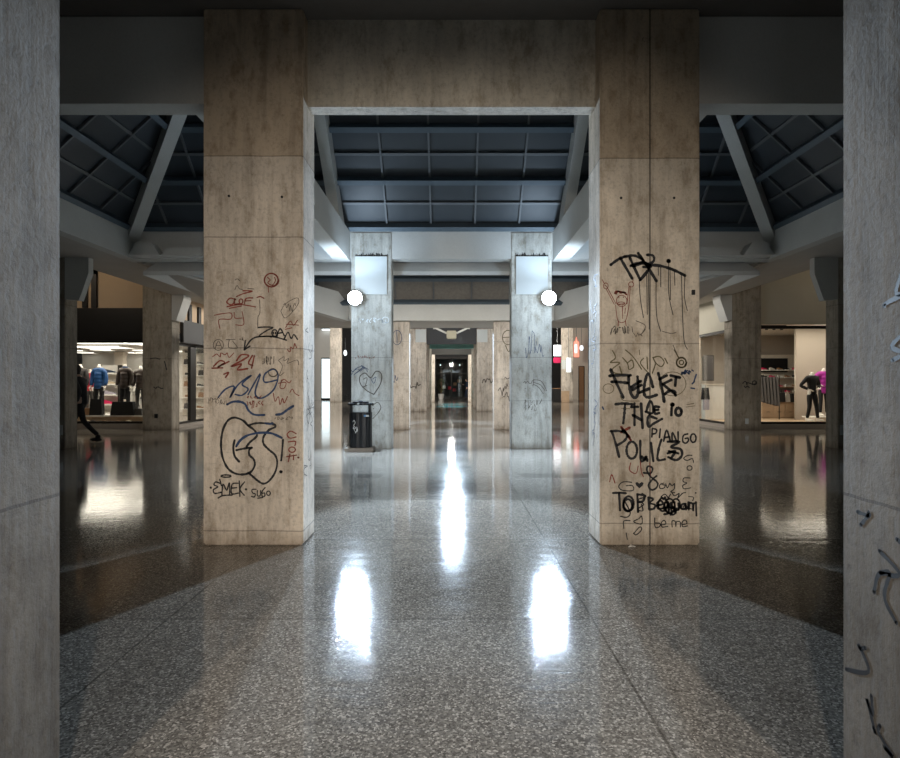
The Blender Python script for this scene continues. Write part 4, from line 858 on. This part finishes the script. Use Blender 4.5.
for i, (u, v, w_) in enumerate(((80, 346.5, .45), (80, 350.5, .45), (103, 349.5, .8), (88, 355, .7), (129, 352.5, .6), (141, 353.5, .6), (108, 350, .4))):
    Dd = (2.68-H)*F/(CY-v); Dd = min(Dd, 24.8)
    light_panel('ceiling light in the left shop, %s' % ('topmost at the left edge', 'second at the left edge', 'long one near the middle', 'lowest one left of the middle', 'one right of the cream pillar', 'rightmost one', 'short one touching the long one')[i], PX(u, Dd), Dd, 2.68, w_, .35, 0, i)
for x, y in ((-11.2, 18.6), (-9.6, 19.3), (-12.5, 21), (-11.5, 23.3)):
    light_panel('ceiling light inside the left shop, %s' % {18.6: 'over the puffer jackets', 19.3: 'near the side door', 21: 'at the far left', 23.3: 'behind the mannequins'}[y], x, y, 2.68, 1.8, 1.2, P_SHOP, 0)
t = thing('shop_pillar', 'cream pillar inside the left shop behind the brown puffer jacket', 'column', (PX(119.5, 23.9), 24.0, .14))
obj('pillar_shaft', B(-.16, .16, -.15, .15, 0, 2.52), M['cream'], t); obj('pillar_head', B(-.19, .19, -.18, .18, 2.40, 2.52), M['cream'], t)
def shoe(bm, L=.29):
    pts = [(-L/2, 0), (-L/2, .085), (-L*.38, .10), (-L*.2, .085), (-L*.02, .07), (L*.25, .05), (L*.46, .035), (L/2, .015), (L/2, 0)]
    prism(bm, [(a, -.045, b) for a, b in pts], (0, .09, 0)); bmesh.ops.bevel(bm, geom=bm.edges[:], offset=.012, segments=2, affect='EDGES', clamp_overlap=True); return bm
def shoes(label, loc, mat, group, rz=0, sc=1):
    t = thing('shoe', label, 'shoe', loc, rz, group); t.scale = (sc,)*3
    obj('upper', shoe(bmesh.new()), mat, t); obj('sole', B(-.15, .15, -.05, .05, -.012, .008, bev=.004), M['white'], t); return t
# shoe shelf in the left shop
Ds = 20.2; t = thing('shoe_rack', 'tall white shoe rack beside the blue puffer jacket', 'shelf', (PX(109, Ds), Ds, .14))
obj('back_panel', B(-.35, .35, .16, .2, 0, PZ(365, Ds)-.14), M['white'], t); obj('side_panel', B(.31, .35, -.02, .2, 0, PZ(365, Ds)-.14), M['frame'], t)
for k, v in enumerate((373.5, 384.5, 395, 404.5, 412)):
    obj('shelf', B(-.34, .31, -.14, .16, PZ(v, Ds)-.165, PZ(v, Ds)-.14), M['white'], t)
for v, m_, lb in ((373.5, 'cnavy', 'navy trainer on the top shelf of the left rack'), (384.5, 'ckhaki', 'beige trainer on the second shelf of the left rack'), (395, 'lilac', 'lilac grey trainer on the third shelf of the left rack'), (404.5, 'pink', 'pinkish red trainer on the lowest full shelf of the left rack')):
    shoes(lb, (PX(109.5, Ds), Ds-.02, PZ(v, Ds)+.013), M[m_], 'trainers on the left rack', .15, 1.55)
t = thing('display_platform', 'low pale platform under the mannequins in the left shop', 'platform', (-10.7, 18.7, .14)); obj('top', B(-1.6, 1.45, -.55, .55, .19, .24), M['white'], t); obj('plinth', B(-1.5, 1.35, -.45, .45, 0, .19), M['wood'], t)
def mann(label, u, D, z0, jacket, legs, rz=math.pi, puff=True, sc=1.0, pose=None, inner=None, body='manneq', coat=.06, shoes_=None):
    J = pose_stand()
    if pose: J.update(pose)
    return figure('mannequin', label, 'mannequin', (PX(u, D), D, z0), rz, J, M[jacket], M[legs], M[body], sc, head=False, puff=puff, shoes=shoes_ or M['manneq'], group='shop window mannequins', coat_len=coat, inner=inner)
hip = dict(elR=(.34, -.06, 1.17), wrR=(.17, .06, 1.05))
mann('headless mannequin in a bright blue puffer jacket and black trousers', 99, 18.7, .38, 'cblue', 'cblack', inner=M['white'], sc=1.0)
mann('headless mannequin in a dark brown puffer jacket, left of the window column', 125, 18.6, .38, 'cbrown', 'cblack', inner=M['cblue'], sc=1.0)
mann('headless mannequin in a charcoal jacket at the left edge of the left window', 80.5, 18.7, .38, 'cgrey', 'cgrey', puff=False, inner=M['white'], sc=1.0)
mann('headless mannequin in a brown puffer jacket half hidden by the window column', 140.5, 18.9, .38, 'cbrown', 'cgrey', inner=M['white'], sc=.97)
mann('mannequin with pale legs standing behind the brown puffer jacket', 135, 19.8, .14, 'tee', 'tee', puff=False, sc=1.02)
mann('mannequin in a red jacket behind the blue puffer jacket', 90, 20.5, .14, 'cred', 'cgrey', puff=False, sc=1.08)
def bag(label, u, D, z, w_, h_, m_, group='bags in the shops'):
    t = thing('bag', label, 'bag', (PX(u, D), D, z), 0, group)
    obj('bag_body', prism(bmesh.new(), [(-w_/2, -.08, 0), (w_/2, -.08, 0), (w_*.42, -.07, h_), (-w_*.42, -.07, h_)], (0, .16, 0)), M[m_], t)
    obj('handle', tube(bmesh.new(), [(-w_*.2, 0, h_), (-w_*.15, 0, h_+.1), (w_*.15, 0, h_+.1), (w_*.2, 0, h_)], .01, 6), M[m_], t)
bag('dark bag at the feet of the brown puffer mannequin', 123.5, 18.2, .38, .75, .42, 'cblack'); bag('small grey bag right of the dark display bag', 138, 18.25, .38, .32, .20, 'cgrey')
bag('black bag at the feet of the blue puffer mannequin', 97, 18.25, .38, .40, .50, 'cblack'); bag('brown bag lying left of the shoe rack', 89, 18.25, .38, .25, .22, 'brownl')
for k, (u, m_, lb) in enumerate(((90, 'ckhaki', 'beige shoe at the left front of the left window'), (96, 'cgrey', 'grey shoe at the front of the left window'), (107, 'brownl', 'brown shoe at the middle front of the left window'), (121, 'brownl', 'brown shoe before the dark bag'), (131, 'ckhaki', 'beige shoe at the right front of the left window'))):
    shoes(lb, (PX(u, 17.9), 17.9, .153), M[m_], 'shoes on the left window floor', .3*k)
# clothes rail behind
t = thing('clothes_rail', 'rail of dark garments at the back of the left shop', 'clothes rail', (-12.6, 23.5, .14))
obj('rail', tube(bmesh.new(), [(-1.2, 0, 0), (-1.2, 0, 1.7), (1.2, 0, 1.7), (1.2, 0, 0)], .02, 8), M['rib'], t)
for k in range(12): obj('garment', prism(bmesh.new(), [(-1.05+k*.19, -.2, .6+.1*(k % 3)), (-1.0+k*.19, -.2, .6+.1*(k % 3)), (-1.02+k*.19, -.1, 1.68), (-1.05+k*.19, -.1, 1.68)], (.03, .35, 0)), M[('cnavy', 'cgrey', 'cred', 'cblack', 'tee')[k % 5]], t)
# door-side shelf in left shop
t = thing('wall_shelf', 'white wall shelf with goods seen through the left side door', 'shelf', (-9.45, 22.35, .14))
obj('back_panel', B(-.9, .75, .16, .2, 0, 2.53), M['cream'], t)
for k in range(6): obj('shelf', B(-.88, .73, -.14, .16, .25+.42*k, .275+.42*k), M['white'], t)
gi = 0
for k in range(6):
    for j in range(3):
        gi += 1; x = -9.45-.6+.5*j+.05*(k % 2)
        if (k+j) % 2: shoes('dark shoe on the left wall shelf, %s row from below, %s' % (('first', 'second', 'third', 'fourth', 'fifth', 'sixth')[k], ('left', 'middle', 'right')[j]), (x, 22.3, .14+.275+.42*k+.013), M[('cblack', 'brownl', 'cgrey')[(k+j) % 3]], 'goods on the left wall shelf', .1)
        else: bag('small bag on the left wall shelf, %s row from below, %s' % (('first', 'second', 'third', 'fourth', 'fifth', 'sixth')[k], ('left', 'middle', 'right')[j]), CX+x/22.3*F, 22.3, .14+.275+.42*k, .26, .2, ('cgrey', 'cblack', 'brownl')[(k+j) % 3], 'goods on the left wall shelf')
# right shop
zrt, zrb = PZ(327, YF), PZ(422.5, YF)
struct('wall_shop_right', box(box(B(8.6, 15.9, YF-.02, YF+.1, zrt+.08, 6.49), 8.44, 8.6, 17.75, 24, PZ(329, 17.8), 6.4), 12.6, 15.9, YF, YF+.1, 0, zrt+.08), M['beigewall'])
struct('wall_shop_right_back', box(box(B(8.5, 15.9, 23.5, 23.7, 0, 3.6), PX(796, 19.8), 15.9, 19.8, 19.9, 0, 3.3), 8.62, 9.15, 21.5, 21.6, 0, 3.3), plain('greige_panel', (.50, .44, .38), .8, 0, .04))
struct('ceiling_shop_right', B(8.62, 15.9, 17.65, 23.5, 3.3, 3.37), M['white'])
struct('floor_shop_right', B(8.62, 15.9, 17.65, 23.5, .001, .14), M['wood'])
shopwin(4, 9.13, 12.58, YF+.05, zrb, zrt, 'x', (), M['stone'])
shopwin(5, 17.75, 24, 8.5, PZ(421, 19), PZ(331, 18), 'y', ((22.0, 22.1),))
for x, y, k in ((11.2, 18.35, 'over the magenta jacket'), (9.8, 20.6, 'over the shoe shelves'), (12.2, 18.6, 'at the far right of the window'), (9.0, 19.0, 'inside the side window')):
    light_panel('ceiling light in the right shop %s' % k, x, y, 3.3, .9, .8, P_SHOP, 0)
Db = 22.6
t = thing('wall_shelf', 'wall shelving with rows of shoes under a black board in the right shop', 'shelf', (PX(776, Db), Db, .14))
obj('backboard', B(-.55, .62, .3, .34, PZ(372, Db)-.14, PZ(358, Db)-.14), M['black'], t, label='black header board')
rows = (370, 377.5, 387, 392.5)
obj('back_panel', B(-.55, 1.0, .34, .38, 0, PZ(358, Db)), M['cream'], t)
for k, v in enumerate(rows): obj('shelf', B(-.5, .95, -.05, .34, PZ(v, Db)-.165, PZ(v, Db)-.14), M['brownl'] if k > 1 else M['white'], t)
k = 0
for ri, v in enumerate(rows):
    for j in range(5):
        k += 1; x = PX(776, Db)-.40+.30*j
        shoes('%s shoe on the right shop shelves, %s row, %s place from the left' % (('red', 'white', 'brown', 'black')[(ri*3+j) % 4], ('top', 'second', 'third', 'bottom')[ri], ('first', 'second', 'third', 'fourth', 'fifth')[j]), (x, Db+.1, PZ(v, Db)+.013), M[('pink', 'white', 'brownl', 'cblack')[(ri*3+j) % 4]], 'shoes on the right shop shelves', .3, .85)
t = thing('clothes_rail', 'rail of long grey garments at the left inside the right window', 'clothes rail', (PX(769, 20), 20, .14))
obj('rail', tube(bmesh.new(), [(-.4, 0, 0), (-.4, 0, PZ(376, 20)-.14), (.35, 0, PZ(376, 20)-.14), (.35, 0, 0)], .015, 8), M['frame'], t)
for k in range(6): obj('garment', prism(bmesh.new(), [(-.36+k*.11, -.2, .62-.03*k), (-.28+k*.11, -.2, .62-.03*k), (-.30+k*.11, -.1, PZ(377, 20)-.14), (-.36+k*.11, -.1, PZ(377, 20)-.14)], (.02, .35, 0)), M['cgrey'], t)
t = thing('display_cabinet', 'pale wooden drawer cabinet below the shoe shelves in the right shop', 'cabinet', (PX(779, 20.6), 20.6, .14))
obj('cabinet_body', B(-.6, .6, 0, .4, 0, PZ(402, 20.6)-.14), M['wood'], t)
for k in range(3): dr = obj('drawer_front', B(-.57+.39*k, -.21+.39*k, -.02, 0, .05, PZ(403.5, 20.6)-.14), M['wood'], t); obj('handle', B(-.45+.39*k, -.33+.39*k, -.035, -.02, .22, .235), M['frame'], dr)
bag('black and white bag on the wooden cabinet of the right shop', 780, 20.6, PZ(402, 20.6), .3, .34, 'cblack'); bag('pale bag at the right end of the wooden cabinet', 787, 20.65, PZ(402, 20.6), .15, .28, 'tee'); bag('black bag right of the pale bag on the wooden cabinet', 793, 20.6, PZ(402, 20.6), .2, .3, 'cblack')
t = thing('display_platform', 'low pale platform under the mannequins in the right shop', 'platform', (PX(818, 18.6), 18.7, .14)); obj('top', B(-.1, 1.2, -.1, .6, .12, .16), M['white'], t); obj('plinth', B(-.05, 1.1, -.05, .5, 0, .12), M['cream'], t)
mann('headless mannequin in a black suit with one hand on the hip', 812, 18.3, .16, 'cblack', 'cblack', math.pi+.2, False, .98, dict(elR=(.36, -.08, 1.16), wrR=(.19, .08, 1.04), elL=(-.3, -.04, 1.16), wrL=(-.10, .14, 1.08), anL=(-.18, .04, .09), toeL=(-.22, .18, .035), knL=(-.13, .04, .5), anR=(.15, -.04, .09)), M['white'])
mann('headless mannequin in a magenta puffer jacket with bent arm', 823.5, 19.0, .30, 'cmag', 'cblack', math.pi, True, .98, hip, M['white'], coat=.12)
t = thing('track_spotlight', 'cluster of small spotlights on the ceiling of the right shop', 'lamp', (PX(771, 19.4), 19.4, 3.3))
obj('track', B(-.5, .5, -.02, .02, -.06, 0), M['frame'], t)
for k in range(4): obj('spot_head', lathe(bmesh.new(), [(0, -.16), (.045, -.16), (.05, -.06), (0, -.05)], (-.4+.25*k, 0, 0), 12), M['frame'], t)
t = thing('picture_panel', 'dark framed panel above a white cabinet in the right side window', 'picture', (8.98, 20.5, PZ(375, 20.3)-.2))
obj('frame', B(-.18, .22, 0, .03, 0, .9), M['frame'], t); obj('picture', B(-.15, .19, -.01, 0, .03, .87), M['cgrey'], t)
t = thing('display_cabinet', 'white cabinet inside the right side window', 'cabinet', (9.05, 20.0, .14))
obj('cabinet_body', B(-.38, .35, 0, .3, 0, PZ(385, 20)-.14, bev=.01), M['white'], t); obj('cabinet_top', B(-.40, .37, -.03, .32, PZ(385, 20)-.14, PZ(385, 20)-.10), M['cream'], t)
t = thing('hanging_garment', 'dark and blue garment hanging before the white cabinet', 'garment', (PX(706.5, 19.7), 19.75, PZ(410, 19.7)))
obj('garment_top', prism(bmesh.new(), [(-.14, 0, .35), (.14, 0, .35), (.1, 0, .75), (-.1, 0, .75)], (0, .08, 0)), M['cblack'], t); obj('garment_lower', B(-.07, .12, 0, .07, 0, .38), M['lilac'], t); obj('hanger', tube(bmesh.new(), [(0, .04, .75), (0, .04, .82), (.03, .04, .86)], .008, 6), M['frame'], t)
# bits on the floor
t = thing('paper_scrap', 'small white paper scrap at the foot of the right graffitied column', 'litter', (PX(633, 4.8), 4.84, 0)); obj('scrap', prism(bmesh.new(), [(-.03, -.01, .002), (.0, -.02, .012), (.035, .0, .002), (.0, .02, .016)], (0, 0, .004)), M['white'], t)
